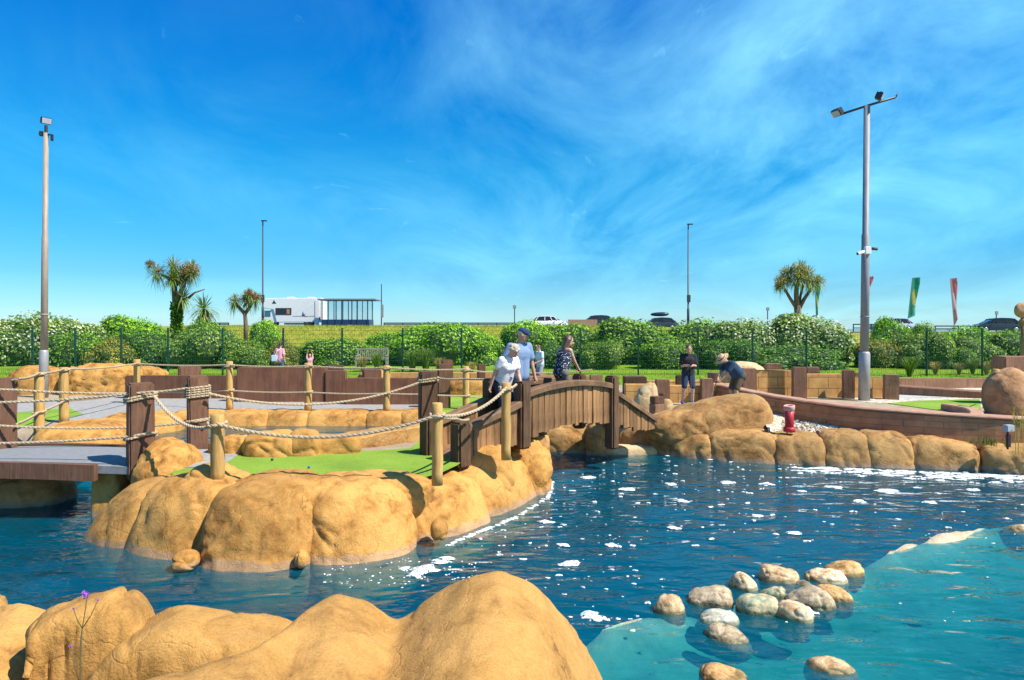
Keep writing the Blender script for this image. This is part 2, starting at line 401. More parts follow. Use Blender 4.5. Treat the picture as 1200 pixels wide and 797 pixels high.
def ground_mat():
    m, nt, b, out = nodes_of('ground_cover')
    v = coords(nt, 'pos'); s = nt.nodes.new('ShaderNodeSeparateXYZ'); nt.links.new(v, s.inputs[0])
    n1 = noise_tex(nt, v, .35, 6, .65); n2 = noise_tex(nt, v, 14, 5, .7); n3 = noise_tex(nt, v, 1.3, 5, .6)
    grass = ramp(nt, math_n(nt, 'ADD', math_n(nt, 'MULTIPLY', n1, .5), math_n(nt, 'MULTIPLY', n2, .5)), [(.35, (.10, .20, .012)), (.5, (.17, .28, .018)), (.66, (.27, .33, .035))])
    dry = ramp(nt, math_n(nt, 'ADD', math_n(nt, 'MULTIPLY', n3, .6), math_n(nt, 'MULTIPLY', n2, .4)), [(.36, (.18, .24, .02)), (.5, (.28, .28, .03)), (.65, (.36, .30, .06))])
    col = mixc(nt, math_n(nt, 'MULTIPLY', math_n(nt, 'SUBTRACT', s.outputs[1], 44), .25, True), grass, dry)
    vo = N(nt, 'ShaderNodeTexVoronoi', feature='F1'); vo.inputs['Scale'].default_value = 22; nt.links.new(v, vo.inputs['Vector'])
    earth = ramp(nt, math_n(nt, 'ADD', math_n(nt, 'MULTIPLY', n3, .6), math_n(nt, 'MULTIPLY', n2, .4)), [(.35, (.30, .22, .14)), (.65, (.46, .38, .27))])
    col = mixc(nt, math_n(nt, 'MULTIPLY', math_n(nt, 'SUBTRACT', s.outputs[1], 26.3), 3, True), earth, col)
    # painted blue pool shell below the water
    bed = ramp(nt, noise_tex(nt, v, 1.1, 4), [(.3, (.015, .26, .42)), (.7, (.03, .40, .60))])
    col = mixc(nt, math_n(nt, 'MULTIPLY', math_n(nt, 'SUBTRACT', s.outputs[2], .25), -6, True), col, bed)
    nt.links.new(col, b.inputs['Base Color']); b.inputs['Roughness'].default_value = .9; b.inputs['Specular IOR Level'].default_value = .1
    bump(nt, b, noise_tex(nt, v, 30, 6, .7), .6, .05)
    return m
M['ground'] = ground_mat()
tag(link('ground', np_mesh('ground', V, Fq), M['ground'], smooth=True), kind='structure')

def sheet(name, pts, mat, z=.804, kind='structure', step=None):
    mb = MB(); mb.add([(p[0], p[1], z) for p in pts], [tuple(range(len(pts)))])
    me = mb.mesh(name); bm = bmesh.new(); bm.from_mesh(me); bmesh.ops.triangulate(bm, faces=bm.faces[:])
    bmesh.ops.recalc_face_normals(bm, faces=bm.faces[:])
    for f in bm.faces:
        if f.normal.z < 0: f.normal_flip()
    bm.to_mesh(me); bm.free()
    return tag(link(name, me, mat), kind=kind)
def gp(lst, z=.8): return [tuple(G(x, y, z)[:2]) for x, y in lst]
# island green, far paths, lawns
sheet('turf', gp([(200, 556), (206, 546), (247, 531), (370, 533), (480, 526), (510, 505), (560, 505), (572, 515), (553, 533), (536, 546), (515, 556), (490, 562), (440, 564), (380, 562), (300, 566), (240, 566)]), M['turf'], .812)
sheet('path', gp([(-30, 512), (20, 492), (95, 497), (190, 484), (330, 480), (495, 481), (560, 478), (560, 473), (405, 468), (277, 464), (150, 462), (90, 468), (-30, 474)]), M['path'], .806)
sheet('turf', gp([(-10, 496), (18, 484), (80, 478), (98, 486), (60, 494), (10, 505)]), M['turf'], .811)
sheet('turf', gp([(518, 492), (512, 476), (535, 463), (600, 462), (610, 472), (575, 480), (548, 494)]), M['turf'], .812)
sheet('path', gp([(775, 479), (840, 472), (870, 475), (908, 482), (870, 487), (800, 486), (770, 485)]), M['pale_path'], .806)
def gravel_mat():
    m, nt, b, out = nodes_of('gravel')
    v = coords(nt, 'pos')
    vo = N(nt, 'ShaderNodeTexVoronoi', feature='F1'); vo.inputs['Scale'].default_value = 17; nt.links.new(v, vo.inputs['Vector'])
    s = nt.nodes.new('ShaderNodeSeparateColor'); nt.links.new(vo.outputs[1], s.inputs[0])
    col = ramp(nt, s.outputs[0], [(.05, (.30, .21, .13)), (.35, (.52, .42, .29)), (.7, (.66, .57, .44)), (.95, (.74, .70, .62))])
    nt.links.new(col, b.inputs['Base Color']); b.inputs['Roughness'].default_value = .85
    bump(nt, b, math_n(nt, 'MULTIPLY', vo.outputs[0], -1), .8, .04); return m
M['gravel'] = gravel_mat()
gb = [G(900, 503, .70), G(890, 486, .80), G(900, 470, .80), G(930, 482, .80), G(1000, 497, .73), G(1080, 506, .67), G(1176, 515, .59), G(1240, 521, .55), at(1240, 523, 14.6), at(1150, 517, 15.0), at(1060, 510, 15.35), at(960, 511, 15.7), at(904, 510, 15.75)]
mbg = MB(); nG = len(gb); mbg.v = [tuple(v + Vector((0, 0, .006))) for v in gb]; mbg.f = [(1, 2, 3, 0), (0, 3, 12), (12, 3, 4, 11), (11, 4, 5, 10), (10, 5, 6, 9), (9, 6, 7, 8)]; mbg.m = [0]*6
fr_ = [0, 12, 11, 10, 9, 8]; mbg.add([gb[q_] + Vector((0, 0, .006)) for q_ in fr_] + [gb[q_] + Vector((0, 0, -.45)) for q_ in fr_], [(q_, q_+1, q_+7, q_+6) for q_ in range(5)])
me = mbg.mesh('gravel'); bm = bmesh.new(); bm.from_mesh(me)
for f in bm.faces:
    f.normal_update()
    if f.normal.z < 0: f.normal_flip()
bm.to_mesh(me); bm.free(); tag(link('gravel', me, M['gravel']), kind='stuff')
def gz(px, py):                          # gravel slopes from the brick wall down to the bank rocks
    best = .8
    for z in np.linspace(.5, .8, 31):
        t = (px-900)/300; lo_, hi_ = .56-.04*t, .80-.22*t; yl, yh = 512+8*t, 484+31*t
        f = min(1, max(0, (py-yh)/max(yl-yh, 1))); best = hi_*(1-f)+lo_*f
    return best
sheet('gravel', gp([(985, 468), (1005, 460), (1055, 459), (1190, 452), (1200, 458), (1150, 462), (1165, 478), (1075, 474), (1020, 472)]), M['gravel'], .808, 'stuff')
sheet('lawn', gp([(1040, 473), (1075, 470), (1148, 468), (1150, 480), (1105, 482)]), M['turf'], .816)
sheet('path', gp([(1052, 467), (1055, 462), (1130, 459), (1148, 461), (1135, 466)]), M['pale_path'], .814)

# pebbles lying loose on the gravel bed
mb = MB()
for i in range(1300):
    x = rnd.uniform(918, 1180); t = (x-868)/310
    py_ = rnd.uniform(485+t*30, 505+t*11); p = G(x, py_, gz(x, py_)+.008)
    s = rnd.uniform(.016, .042)
    bm = bmesh.new(); bmesh.ops.create_icosphere(bm, subdivisions=1, radius=1)
    for v in bm.verts: v.co = Vector((v.co.x*s*rnd.uniform(.9, 1.4), v.co.y*s, v.co.z*s*.6))
    bm.transform(Matrix.Translation(p) @ Matrix.Rotation(rnd.uniform(0, 6), 4, 'Z')); mb.bm(bm, rnd.randrange(3))
PB = [simple('pebble_cream', (.66, .58, .45), None, 5, .8), simple('pebble_tan', (.48, .36, .23), None, 5, .8), simple('pebble_grey', (.4, .37, .33), None, 5, .8)]
tag(mb.build('pebbles', PB, smooth=True), kind='stuff')

# road, promenade and sea beyond the bank
def strip(name, y0, y1, dzv, mat):
    xx = np.arange(-140, 141, 2.); vs = []
    for yy in np.linspace(y0, y1, 5):
        z = ground_z(xx, np.full(xx.shape, yy))
        for x, q in zip(xx, z): vs.append((x, yy, q+dzv))
    n = len(xx); fs = [(r*n+i, r*n+i+1, (r+1)*n+i+1, (r+1)*n+i) for r in range(4) for i in range(n-1)]
    mb = MB(); mb.add(vs, fs); return tag(mb.build(name, mat, smooth=True), kind='structure')
M['asphalt'] = simple('asphalt', (.06, .06, .062), (.045, .045, .048), 3, .9, kind='pos')
strip('road', 66.5, 86, .02, M['asphalt']); strip('promenade', 90, 108, .04, M['concrete'])
_m = M['turf']; _nt = _m.node_tree; _b = next(n_ for n_ in _nt.nodes if n_.type == 'BSDF_PRINCIPLED'); _c = _b.inputs['Base Color'].links[0].from_socket      # worn, flattened pile
_nt.links.new(mixc(_nt, 1, _c, ramp(_nt, noise_tex(_nt, coords(_nt, 'pos'), .9, 5, .6), [(.34, (.80, .82, .85)), (.5, (1, 1, 1)), (.66, (1.13, 1.08, 1.1))]), 'MULTIPLY'), _b.inputs['Base Color'])
m, nt, b, out = nodes_of('sea_water'); b.inputs['Base Color'].default_value = (.01, .07, .12, 1); b.inputs['Roughness'].default_value = .15
bump(nt, b, noise_tex(nt, coords(nt, 'pos'), .6, 5), .5, .3); M['sea'] = m
mb = MB(); mb.add([(-5000, 150, -1.5), (5000, 150, -1.5), (5000, 6000, -1.5), (-5000, 6000, -1.5)], [(0, 1, 2, 3)])
tag(mb.build('sea', M['sea']), kind='structure')

# ------------------------------------------------------------------ water
def water_mat():
    m, nt, b, out = nodes_of('dyed_pool_water'); nt.nodes.remove(b)
    v = coords(nt, 'pos')
    mp = nt.nodes.new('ShaderNodeMapping'); mp.inputs['Scale'].default_value = (1, 2.0, 1); mp.inputs['Rotation'].default_value = (0, 0, R(-18)); nt.links.new(v, mp.inputs[0])
    h = math_n(nt, 'ADD', math_n(nt, 'MULTIPLY', noise_tex(nt, mp.outputs[0], 1.0, 2, .5, .5), 1.0), math_n(nt, 'MULTIPLY', noise_tex(nt, mp.outputs[0], 3.4, 2, .5, .3), .22))
    bp = nt.nodes.new('ShaderNodeBump'); bp.inputs['Strength'].default_value = 1; bp.inputs['Distance'].default_value = .085; nt.links.new(h, bp.inputs['Height'])
    fr = nt.nodes.new('ShaderNodeFresnel'); fr.inputs[0].default_value = 1.33; nt.links.new(bp.outputs[0], fr.inputs['Normal'])
    gl = nt.nodes.new('ShaderNodeBsdfGlossy'); gl.inputs['Roughness'].default_value = .03; nt.links.new(bp.outputs[0], gl.inputs['Normal'])
    tt = nt.nodes.new('ShaderNodeBsdfTransparent'); tt.inputs[0].default_value = (.92, 1, 1, 1)
    df = nt.nodes.new('ShaderNodeBsdfDiffuse'); df.inputs[0].default_value = (.0, .12, .19, 1)       # dye and fine silt in the water
    tr = nt.nodes.new('ShaderNodeMixShader'); tr.inputs[0].default_value = .40; nt.links.new(tt.outputs[0], tr.inputs[1]); nt.links.new(df.outputs[0], tr.inputs[2])
    mx = nt.nodes.new('ShaderNodeMixShader'); nt.links.new(fr.outputs[0], mx.inputs[0]); nt.links.new(tr.outputs[0], mx.inputs[1]); nt.links.new(gl.outputs[0], mx.inputs[2])
    nt.links.new(mx.outputs[0], out.inputs['Surface'])
    ab = nt.nodes.new('ShaderNodeVolumeAbsorption'); ab.inputs[0].default_value = (.0, .76, .78, 1); ab.inputs[1].default_value = 1.7
    nt.links.new(ab.outputs[0], out.inputs['Volume'])
    return m
M['water'] = water_mat()
def water(poly_lo, poly_hi, z, zb):
    mb = MB(); (x0, y0), (x1, y1) = poly_lo, poly_hi
    mb.add([(x0, y0, zb), (x1, y0, zb), (x1, y1, zb), (x0, y1, zb), (x0, y0, z), (x1, y0, z), (x1, y1, z), (x0, y1, z)],
           [(0, 3, 2, 1), (4, 5, 6, 7), (0, 1, 5, 4), (1, 2, 6, 5), (2, 3, 7, 6), (3, 0, 4, 7)])
    return tag(mb.build('water', M['water']), kind='structure')
water((-18.5, 3.3), (17.5, 13.95), 0, -1.6)
water((-1.0, 13.95), (17.5, 18.5), 0, -1.6)
water((-10.3, 12.6), (-1.3, 18.2), .5, -.6) if False else water((-10.3, 14.0), (-1.3, 18.2), .5, -.6)

# ------------------------------------------------------------------ submerged ledge and its stones
crest = [(668, 762), (705, 738), (760, 722), (800, 712), (850, 700), (900, 690), (960, 678), (1010, 660), (1060, 641), (1120, 629), (1170, 614), (1215, 606), (1320, 588)]
cp = [G(x, y, 0) for x, y in crest]
cz = [-.06, .01, .0, -.09, -.12, -.12, -.10, -.05, .05, .05, -.06, -.05, -.06]
cols = []
nv = 44
for k in range((len(cp)-1)*8+1):
    i = min(k//8, len(cp)-2); f = k/8-i
    p = cp[i].lerp(cp[i+1], f); z = cz[i]*(1-f)+cz[i+1]*f
    tdir = (cp[min(i+1, len(cp)-1)]-cp[i]).normalized(); w = Vector((-.42, .91, 0))     # away from the camera
    row = []
    for j in range(nv):
        s = j/(nv-1)*2.4-.72                       # -.32 beyond the crest (deep side) ... 1.68 towards the camera
        if s < 0: q = p - w*s*1.0; zz = z - .06*min(1, abs(s)/.06) - 1.3*abs(s) - max(0, abs(s)-.3)*1.2
        else:
            L = 2.3; q = p - w*s*L
            zz = z - .24*sstep(0, .16, s) - (.12 + 1.5*sstep(2.4, 6.5, q.x)*sstep(0, 1.0, s))*s - .9*sstep(1.3, 1.68, s)
        zz += fbm(Vector((q.x*1.3, q.y*1.3, 3)), 1, 2, 5)*.09
        row.append((q.x, q.y, max(float(zz), -1.4)))
    cols.append(row)
mb = MB(); vs = [v for r in cols for v in r]; n = nv
mb.add(vs, [(a*n+j, a*n+j+1, (a+1)*n+j+1, (a+1)*n+j) for a in range(len(cols)-1) for j in range(n-1)])
M['ledge'] = rock_mat('ledge_rock', (.62, .50, .33), (.52, .40, .25), (.42, .30, .18), wet=False, vary=0)
_nt = M['ledge'].node_tree; _b = next(n_ for n_ in _nt.nodes if n_.type == 'BSDF_PRINCIPLED'); _c = _b.inputs['Base Color'].links[0].from_socket
_v = coords(_nt, 'pos'); _s = _nt.nodes.new('ShaderNodeSeparateXYZ'); _nt.links.new(_v, _s.inputs[0])      # pale green algae film where the ledge stays wet
_f = math_n(_nt, 'ADD', math_n(_nt, 'ADD', _s.outputs[2], .07), math_n(_nt, 'MULTIPLY', noise_tex(_nt, _v, 2.2, 5), -.12))
_alg = ramp(_nt, noise_tex(_nt, _v, 1.2, 6, .65), [(.3, (.10, .27, .20)), (.55, (.24, .48, .37)), (.7, (.32, .58, .44))])
_nt.links.new(mixc(_nt, ramp(_nt, _f, [(0, (1, 1, 1)), (.02, (0, 0, 0))]), _c, _alg), _b.inputs['Base Color'])
tag(mb.build('rock_ledge', M['ledge'], smooth=True, loc=(4, 7, -.6)), 'long submerged rock ledge breaking the surface beside the water-worn stones', 'rock ledge')

def stone_mat(name, a, b2, c3, s=8):
    m, nt, b, out = nodes_of(name); v = coords(nt, 'obj')
    col = ramp(nt, noise_tex(nt, v, s, 6, .65, .5), [(.34, c3), (.46, b2), (.60, a)])
    g = ramp(nt, noise_tex(nt, v, s*7, 3), [(.35, (.7, .7, .7)), (.6, (1.06, 1.06, 1.06))])
    col = mixc(nt, .8, col, g, 'MULTIPLY'); sz = nt.nodes.new('ShaderNodeSeparateXYZ'); pv = coords(nt, 'pos'); nt.links.new(pv, sz.inputs[0])
    wet_ = ramp(nt, math_n(nt, 'ADD', sz.outputs[2], math_n(nt, 'MULTIPLY', noise_tex(nt, pv, 9, 4), -.05)), [(.0, (1, 1, 1)), (.02, (0, 0, 0))])
    col = mixc(nt, wet_, col, mixc(nt, 1, col, (.42, .45, .36), 'MULTIPLY')); nt.links.new(col, b.inputs['Base Color']); b.inputs['Roughness'].default_value = .6
    bump(nt, b, noise_tex(nt, v, s*2.5, 7, .7), .5, .03); return m
SM = dict(tan=stone_mat('stone_tan', (.70, .50, .28), (.54, .34, .16), (.28, .15, .06)), grey=stone_mat('stone_grey', (.56, .44, .28), (.40, .29, .16), (.14, .10, .06), 11),
          cream=stone_mat('stone_cream', (.78, .66, .46), (.64, .46, .24), (.36, .15, .04), 6), orange=stone_mat('stone_orange', (.66, .43, .18), (.5, .27, .08), (.26, .12, .04), 6),
          green=stone_mat('stone_green', (.62, .48, .28), (.40, .36, .2), (.06, .28, .22), 5), white=stone_mat('stone_white', (.66, .62, .50), (.55, .51, .38), (.36, .34, .24), 8))
stones = [  # px, py, width, height, turn, material, label
 (784, 707, 36, 40, 10, 'tan', 'blocky tan stone with orange top, leftmost of the stones on the ledge'),
 (831, 696, 52, 30, -18, 'grey', 'long grey-brown stone lying between the blocky tan stone and the cream stone'),
 (872, 680, 32, 38, -40, 'cream', 'tall cream stone leaning behind the green-stained stone'),
 (889, 706, 46, 37, -12, 'green', 'round tan stone stained with turquoise algae'),
 (840, 718, 46, 20, -15, 'white', 'smooth pale greyish-white stone low in the water in front of the long grey-brown stone'),
 (853, 738, 52, 26, -32, 'grey', 'grey-brown stone with a pointed end beside the pale white stone'),
 (931, 714, 40, 37, -38, 'cream', 'cream stone with orange hollows in front of the dark pitted grey stone'),
 (947, 698, 56, 38, -35, 'grey', 'big dark grey pitted stone in the middle of the heap'),
 (914, 671, 44, 28, -12, 'tan', 'greyish tan stone at the back of the heap beside the tall cream stone'),
 (966, 671, 48, 25, -22, 'cream', 'flat cream stone with one orange hole near the back'),
 (988, 663, 46, 27, -10, 'orange', 'smooth golden orange stone at the far right end of the heap'),
 (976, 692, 40, 25, -12, 'orange', 'small orange-brown stone in front of the flat cream stone'),
 (941, 677, 24, 14, 0, 'grey', 'small grey stone half hidden in the heap behind the pitted one'),
 (904, 689, 30, 16, -25, 'green', 'wet green stone lying almost under water between the larger stones'),
 (851, 784, 60, 22, -18, 'orange', 'orange stone alone in the shallow water, nearest to the camera'),
 (975, 773, 56, 22, -14, 'tan', 'tan stone half under water with a turquoise rim, apart from the heap'),
 (1192, 615, 30, 11, 0, 'tan', 'low tan stone just above water far along the ledge')]
for i, (px, py, w, h, rz, mt, lab) in enumerate(stones):
    zc = .02; p = G(px, py + h*.05, zc+.04); sx = w/F*p.y*.5; hz = h/F*p.y*.42
    c = Vector((p.x, p.y, zc if h > 15 else -.03))
    top = hz*1.05 if h > 15 else .04; lowz = -.22; c.z = (top+lowz)/2; mb = rock_mesh(c, (sx*1.02, sx*.74, (top-lowz)/2), R(rz), (2.2, 3.0, 2.0, 3.3, 2.5)[i % 5], .028, i+40, 0, (.0, .05, -.04)[i % 3], 16, 3.4)
    tag(mb.build('stone', SM[mt], loc=c, smooth=True), lab, 'stone', 'water-worn stones on the ledge')

# ------------------------------------------------------------------ foam
mb = MB()
def blob(x, y, r, z=.006, el=1.0, ang=0):
    n = max(7, min(26, int(r*130))); ph = [rnd.uniform(0, 6.28) for _ in range(4)]; vs = []
    for ring, hh in ((1.0, 0), (.8, .010), (.35, .014)):
        for k in range(n):
            a = 2*math.pi*k/n
            rr = r*ring*(1 + .28*math.sin(2*a+ph[0]) + .2*math.sin(3*a+ph[1]) + .13*math.sin(5*a+ph[2]) + .1*math.sin(9*a+ph[3]))
            u, v = rr*math.cos(a)*el, rr*math.sin(a)/el**.5
            vs.append((x+u*math.cos(ang)-v*math.sin(ang), y+u*math.sin(ang)+v*math.cos(ang), z+min(hh, r*.3)))
    fs = [(q*n+k, q*n+(k+1) % n, (q+1)*n+(k+1) % n, (q+1)*n+k) for q in range(2) for k in range(n)] + [tuple(range(2*n, 3*n))]
    mb.add(vs, fs)
Pp = np.array(pool)
def inpool(x, y): return float(sdist(pool, np.array([x]), np.array([y]))[0]) > .12
cnt = 0
while cnt < 270:
    px = rnd.uniform(560, 1215); py = 536 + (rnd.random()**1.35)*205
    if px < 660 and py < 585: continue
    dens = .9 if px < 880 else .55
    if py > 640 and px > 760: dens *= .12
    if rnd.random() > dens: continue
    p = G(px, py, 0)
    if not inpool(p.x, p.y): continue
    r = rnd.choice([.008, .010, .012, .012, .016, .022, .034]) * (1 + max(0, p.y-8)*.05)
    blob(p.x, p.y, r, el=rnd.uniform(1, 1.5)); cnt += 1
for px, py, w in [(500, 668, 30), (515, 660, 22), (472, 668, 16), (487, 675, 18), (524, 655, 14), (692, 722, 26), (700, 728, 12), (724, 726, 10), (613, 656, 13), (668, 661, 20), (655, 675, 11), (563, 632, 8), (590, 622, 8), (640, 640, 8), (590, 640, 7),
                  (786, 568, 14), (760, 590, 10), (876, 590, 12), (888, 605, 14), (905, 604, 8), (940, 576, 12), (1000, 600, 10), (1040, 576, 22), (1075, 572, 12), (955, 598, 9), (845, 592, 8), (815, 640, 11), (1005, 588, 14), (1090, 590, 14), (1140, 575, 14), (700, 600, 8), (741, 640, 8), (690, 560, 15), (735, 574, 17), (800, 588, 15), (640, 612, 15), (720, 640, 17), (660, 640, 14), (850, 566, 16), (790, 620, 15), (610, 690, 14), (900, 568, 15), (980, 572, 17), (930, 626, 15)]:
    p = G(px, py, 0); r = w/F*p.y*.40
    for q in range(1 if w < 14 else 4):
        blob(p.x+rnd.uniform(-.6, .6)*r*(w > 13), p.y+rnd.uniform(-.7, .7)*r*(w > 13), r*rnd.uniform(.55, .9), el=rnd.uniform(1.1, 1.6), z=.006+q*.003)
for i in range(270):                     # scum drifted along the far bank
    px = 930 + 290*rnd.random()**.8; y0 = 547.5 + (px-970)*.042
    p = G(px, y0 + abs(rnd.gauss(0, 4.5)) + 1.2, 0)
    blob(p.x, p.y, rnd.uniform(.02, .075), el=rnd.uniform(1.4, 2.4), ang=rnd.uniform(-.3, .1), z=.006+.003*(i % 4))
for i in range(60):
    t = rnd.random(); px = 712 + t*220; p = G(px, 527 + t*17 + abs(rnd.gauss(0, 1.0)), 0); blob(p.x, p.y, rnd.uniform(.02, .05), el=2)
for i in range(130):                     # froth hugging the island rocks
    t = rnd.random()*3.6; k = int(t); a, b2 = isl[k], isl[k+1]; f = t-k
    p = G(a[0]+(b2[0]-a[0])*f + 2, a[1]+(b2[1]-a[1])*f + 3 + abs(rnd.gauss(0, 1)), 0); blob(p.x, p.y, rnd.uniform(.012, .035), el=1.6)
for i in range(120):
    px = rnd.uniform(380, 560); p = G(px, rnd.uniform(655, 690), 0); blob(p.x, p.y, rnd.uniform(.008, .018))
m, nt, b, out = nodes_of('foam'); b.inputs['Base Color'].default_value = (.82, .84, .84, 1); b.inputs['Roughness'].default_value = .7
bump(nt, b, noise_tex(nt, coords(nt, 'pos'), 90, 4), .6, .01); M['foam'] = m
tp_ = nt.nodes.new('ShaderNodeBsdfTransparent'); mx_ = nt.nodes.new('ShaderNodeMixShader')
nt.links.new(ramp(nt, noise_tex(nt, coords(nt, 'pos'), 26, 6, .7), [(.40, (0, 0, 0)), (.52, (1, 1, 1))]), mx_.inputs[0]); nt.links.new(tp_.outputs[0], mx_.inputs[1]); nt.links.new(b.outputs[0], mx_.inputs[2]); nt.links.new(mx_.outputs[0], out.inputs[0])
tag(mb.build('foam', M['foam'], smooth=True), kind='stuff')

# ------------------------------------------------------------------ island and bank rocks
g_isl = 'moulded boulders around the island green'
def wl(px, py): return G(px, py, 0)
boulder(wl(122, 640), wl(212, 664), 1.6, .90, .98, -.7, 'rounded golden boulder second from the left end of the island front', 1, g_isl, batter=.5, amp=.05, ext=1.0, e=2.6, ez=3.6)
boulder(wl(205, 668), wl(360, 672), 1.7, .92, .97, -.7, 'largest golden boulder of the island front, below the lone rope post', 2, g_isl, batter=.5, amp=.05, n=34, ext=1.0, e=2.6, ez=3.8)
boulder(wl(360, 671), wl(508, 647), 1.7, .97, .84, -.7, 'broad golden boulder in the middle of the island front with a pale slanting edge', 3, g_isl, batter=.5, amp=.05, n=34, ext=1.0, e=2.6, ez=4.0)
boulder(wl(500, 640), wl(592, 608), 1.5, .74, .74, -.6, 'squarish golden boulder right of the middle of the island front', 4, g_isl, batter=.42, amp=.05, e=2.9, ez=3.6, ext=1.02)
boulder(wl(572, 612), wl(646, 574), 1.6, .74, .72, -.6, 'large smooth boulder at the right tip of the island by the open water', 5, g_isl, batter=.42, amp=.05, e=2.9, ez=3.4)
boulder(wl(618, 580), wl(652, 548), 1.3, .66, .64, -.6, 'low boulder under the near bridge post at the water edge', 6, g_isl, batter=.35, amp=.055)
boulder(wl(86, 625), wl(132, 648), 1.7, .62, .9, -.7, 'sloping wedge of rock at the left end of the island', 7, g_isl, batter=.65, amp=.055)
prock(167, 529, 600, 10.15, 74, 1.3, 'upright golden rock carrying the thick rope-wound post beside the left footbridge', 8, g_isl, amp=.08, e=2.5, batter=.25)
prock(121, 545, 605, 10.9, 34, .9, 'flat brown abutment block under the right end of the left footbridge', 9, g_isl, amp=.03, e=7, batter=0)
prock(232, 551, 600, 9.35, 66, .8, 'small low rock wedged behind the groove at the foot of the lone rope post', 10, g_isl, amp=.05)
prock(440, 562, 600, 9.6, 130, .8, 'low pale rock capping the edge of the green in the middle', 11, g_isl, amp=.05)
prock(566, 525, 590, 11.2, 74, 1.0, 'upper boulder at the foot of the arched bridge beside the tall square post', 12, g_isl, amp=.08)
prock(618, 521, 580, 12.2, 60, 1.1, 'boulder directly under the rope post nearest the arched bridge', 13, g_isl, amp=.08)
prock(208, 651, 668, 8.30, 30, .4, 'small low stone at the waterline between the two big left boulders', 14, g_isl, amp=.05, n=12)
prock(351, 650, 661, 8.44, 13, .2, 'fist-sized knob of rock in the groove beside the largest boulder', 15, g_isl, amp=.03, n=12)
prock(514, 614, 628, 9.3, 17, .3, 'small round rock tucked beside the squarish island boulder', 16, g_isl, amp=.04, n=12)
# low rocks along the back of the green
g_back = 'low rocks along the back edge of the island green'
prock(262, 510, 533, 11.75, 52, .5, 'angular golden rock at the left end behind the green', 20, g_back, amp=.08, e=3.0, n=16)
prock(310, 511, 534, 11.6, 62, .5, 'rounded tan rock second from the left behind the green', 21, g_back, amp=.08, e=3.4, n=16)
prock(352, 506, 533, 11.65, 36, .45, 'narrow upright rock third from the left behind the green', 22, g_back, amp=.07, e=3.6, n=16)
prock(392, 512, 529, 11.9, 56, .45, 'flat-topped long rock in the middle behind the green', 23, g_back, amp=.05, e=5, n=16)
def low_wall(name, pts, h0, h1, th, mat, label, cat, group=None, seg=10, amp=.02, coping=None, zb=.7, round_top=False):
    """curved wall through plan points; pts = (x, y), tops from h0 to h1"""
    P = [Vector((p[0], p[1], 0)) for p in pts]; Q = []
    for i in range(len(P)-1):
        a = P[max(i-1, 0)]; b = P[i]; c = P[i+1]; d = P[min(i+2, len(P)-1)]
        for k in range(seg):
            t = k/seg
            Q.append(.5*((2*b) + (c-a)*t + (2*a-5*b+4*c-d)*t*t + (3*b-a-3*c+d)*t**3))
    Q.append(P[-1])
    def solid(off, zlo, zhi_f, thick, mat, nm, parent, sm, am):
        vs = []; rows = []
        for i, q in enumerate(Q):
            tn = (Q[min(i+1, len(Q)-1)]-Q[max(i-1, 0)]).normalized(); w = Vector((-tn.y, tn.x, 0)); f = i/(len(Q)-1)
            zh = zhi_f(f); zl = zlo(f) if callable(zlo) else zlo; ring = []
            prof = [(-thick/2, zl), (-thick/2, zl+(zh-zl)*.5), (-thick/2, zh-.03), (-thick/2+.03, zh), (0, zh+(.03 if round_top else 0)), (thick/2-.03, zh), (thick/2, zh-.03), (thick/2, zl)]
            for a_, z_ in prof:
                p = q + w*a_; p.z = z_; dd = fbm(p*1.7, 1, 2, 3)*am
                p += w*dd*math.copysign(1, a_ if a_ else 1); p.z += dd*(z_ > zl+.01); ring.append(p)
            vs += ring
        k = 8; fs = [(i*k+j, i*k+(j+1) % k, (i+1)*k+(j+1) % k, (i+1)*k+j) for i in range(len(Q)-1) for j in range(k)]
        fs += [tuple(range(k-1, -1, -1)), tuple(range((len(Q)-1)*k, len(Q)*k))]
        b = MB(); b.add(vs, fs); me = b.mesh(nm); bm = bmesh.new(); bm.from_mesh(me); bmesh.ops.recalc_face_normals(bm, faces=bm.faces[:]); bm.to_mesh(me); bm.free()
        return link(nm, me, M[mat], parent, None if parent else Q[len(Q)//2], sm)
    top = lambda f: h0*(1-f)+h1*f
    if coping:
        t = thing(name, label, cat, Q[len(Q)//2] + Vector((0, 0, zb)), group)
        solid(0, zb, lambda f: top(f)-.055, th, mat, 'wall', t, False, amp)
        solid(0, lambda f: top(f)-.053, top, th+.05, coping, 'coping', t, False, amp)
        return t
    return tag(solid(0, zb, top, th, mat, name, None, False, amp), label, cat, group)
low_wall('rock_wall', [(-3.55, 12.35), (-2.95, 12.65), (-2.28, 13.3), (-1.62, 14.4)], 1.02, 1.08, .5, 'rock_dull', 'smooth curving rock wall behind the right half of the green', 'rock wall', amp=.05)

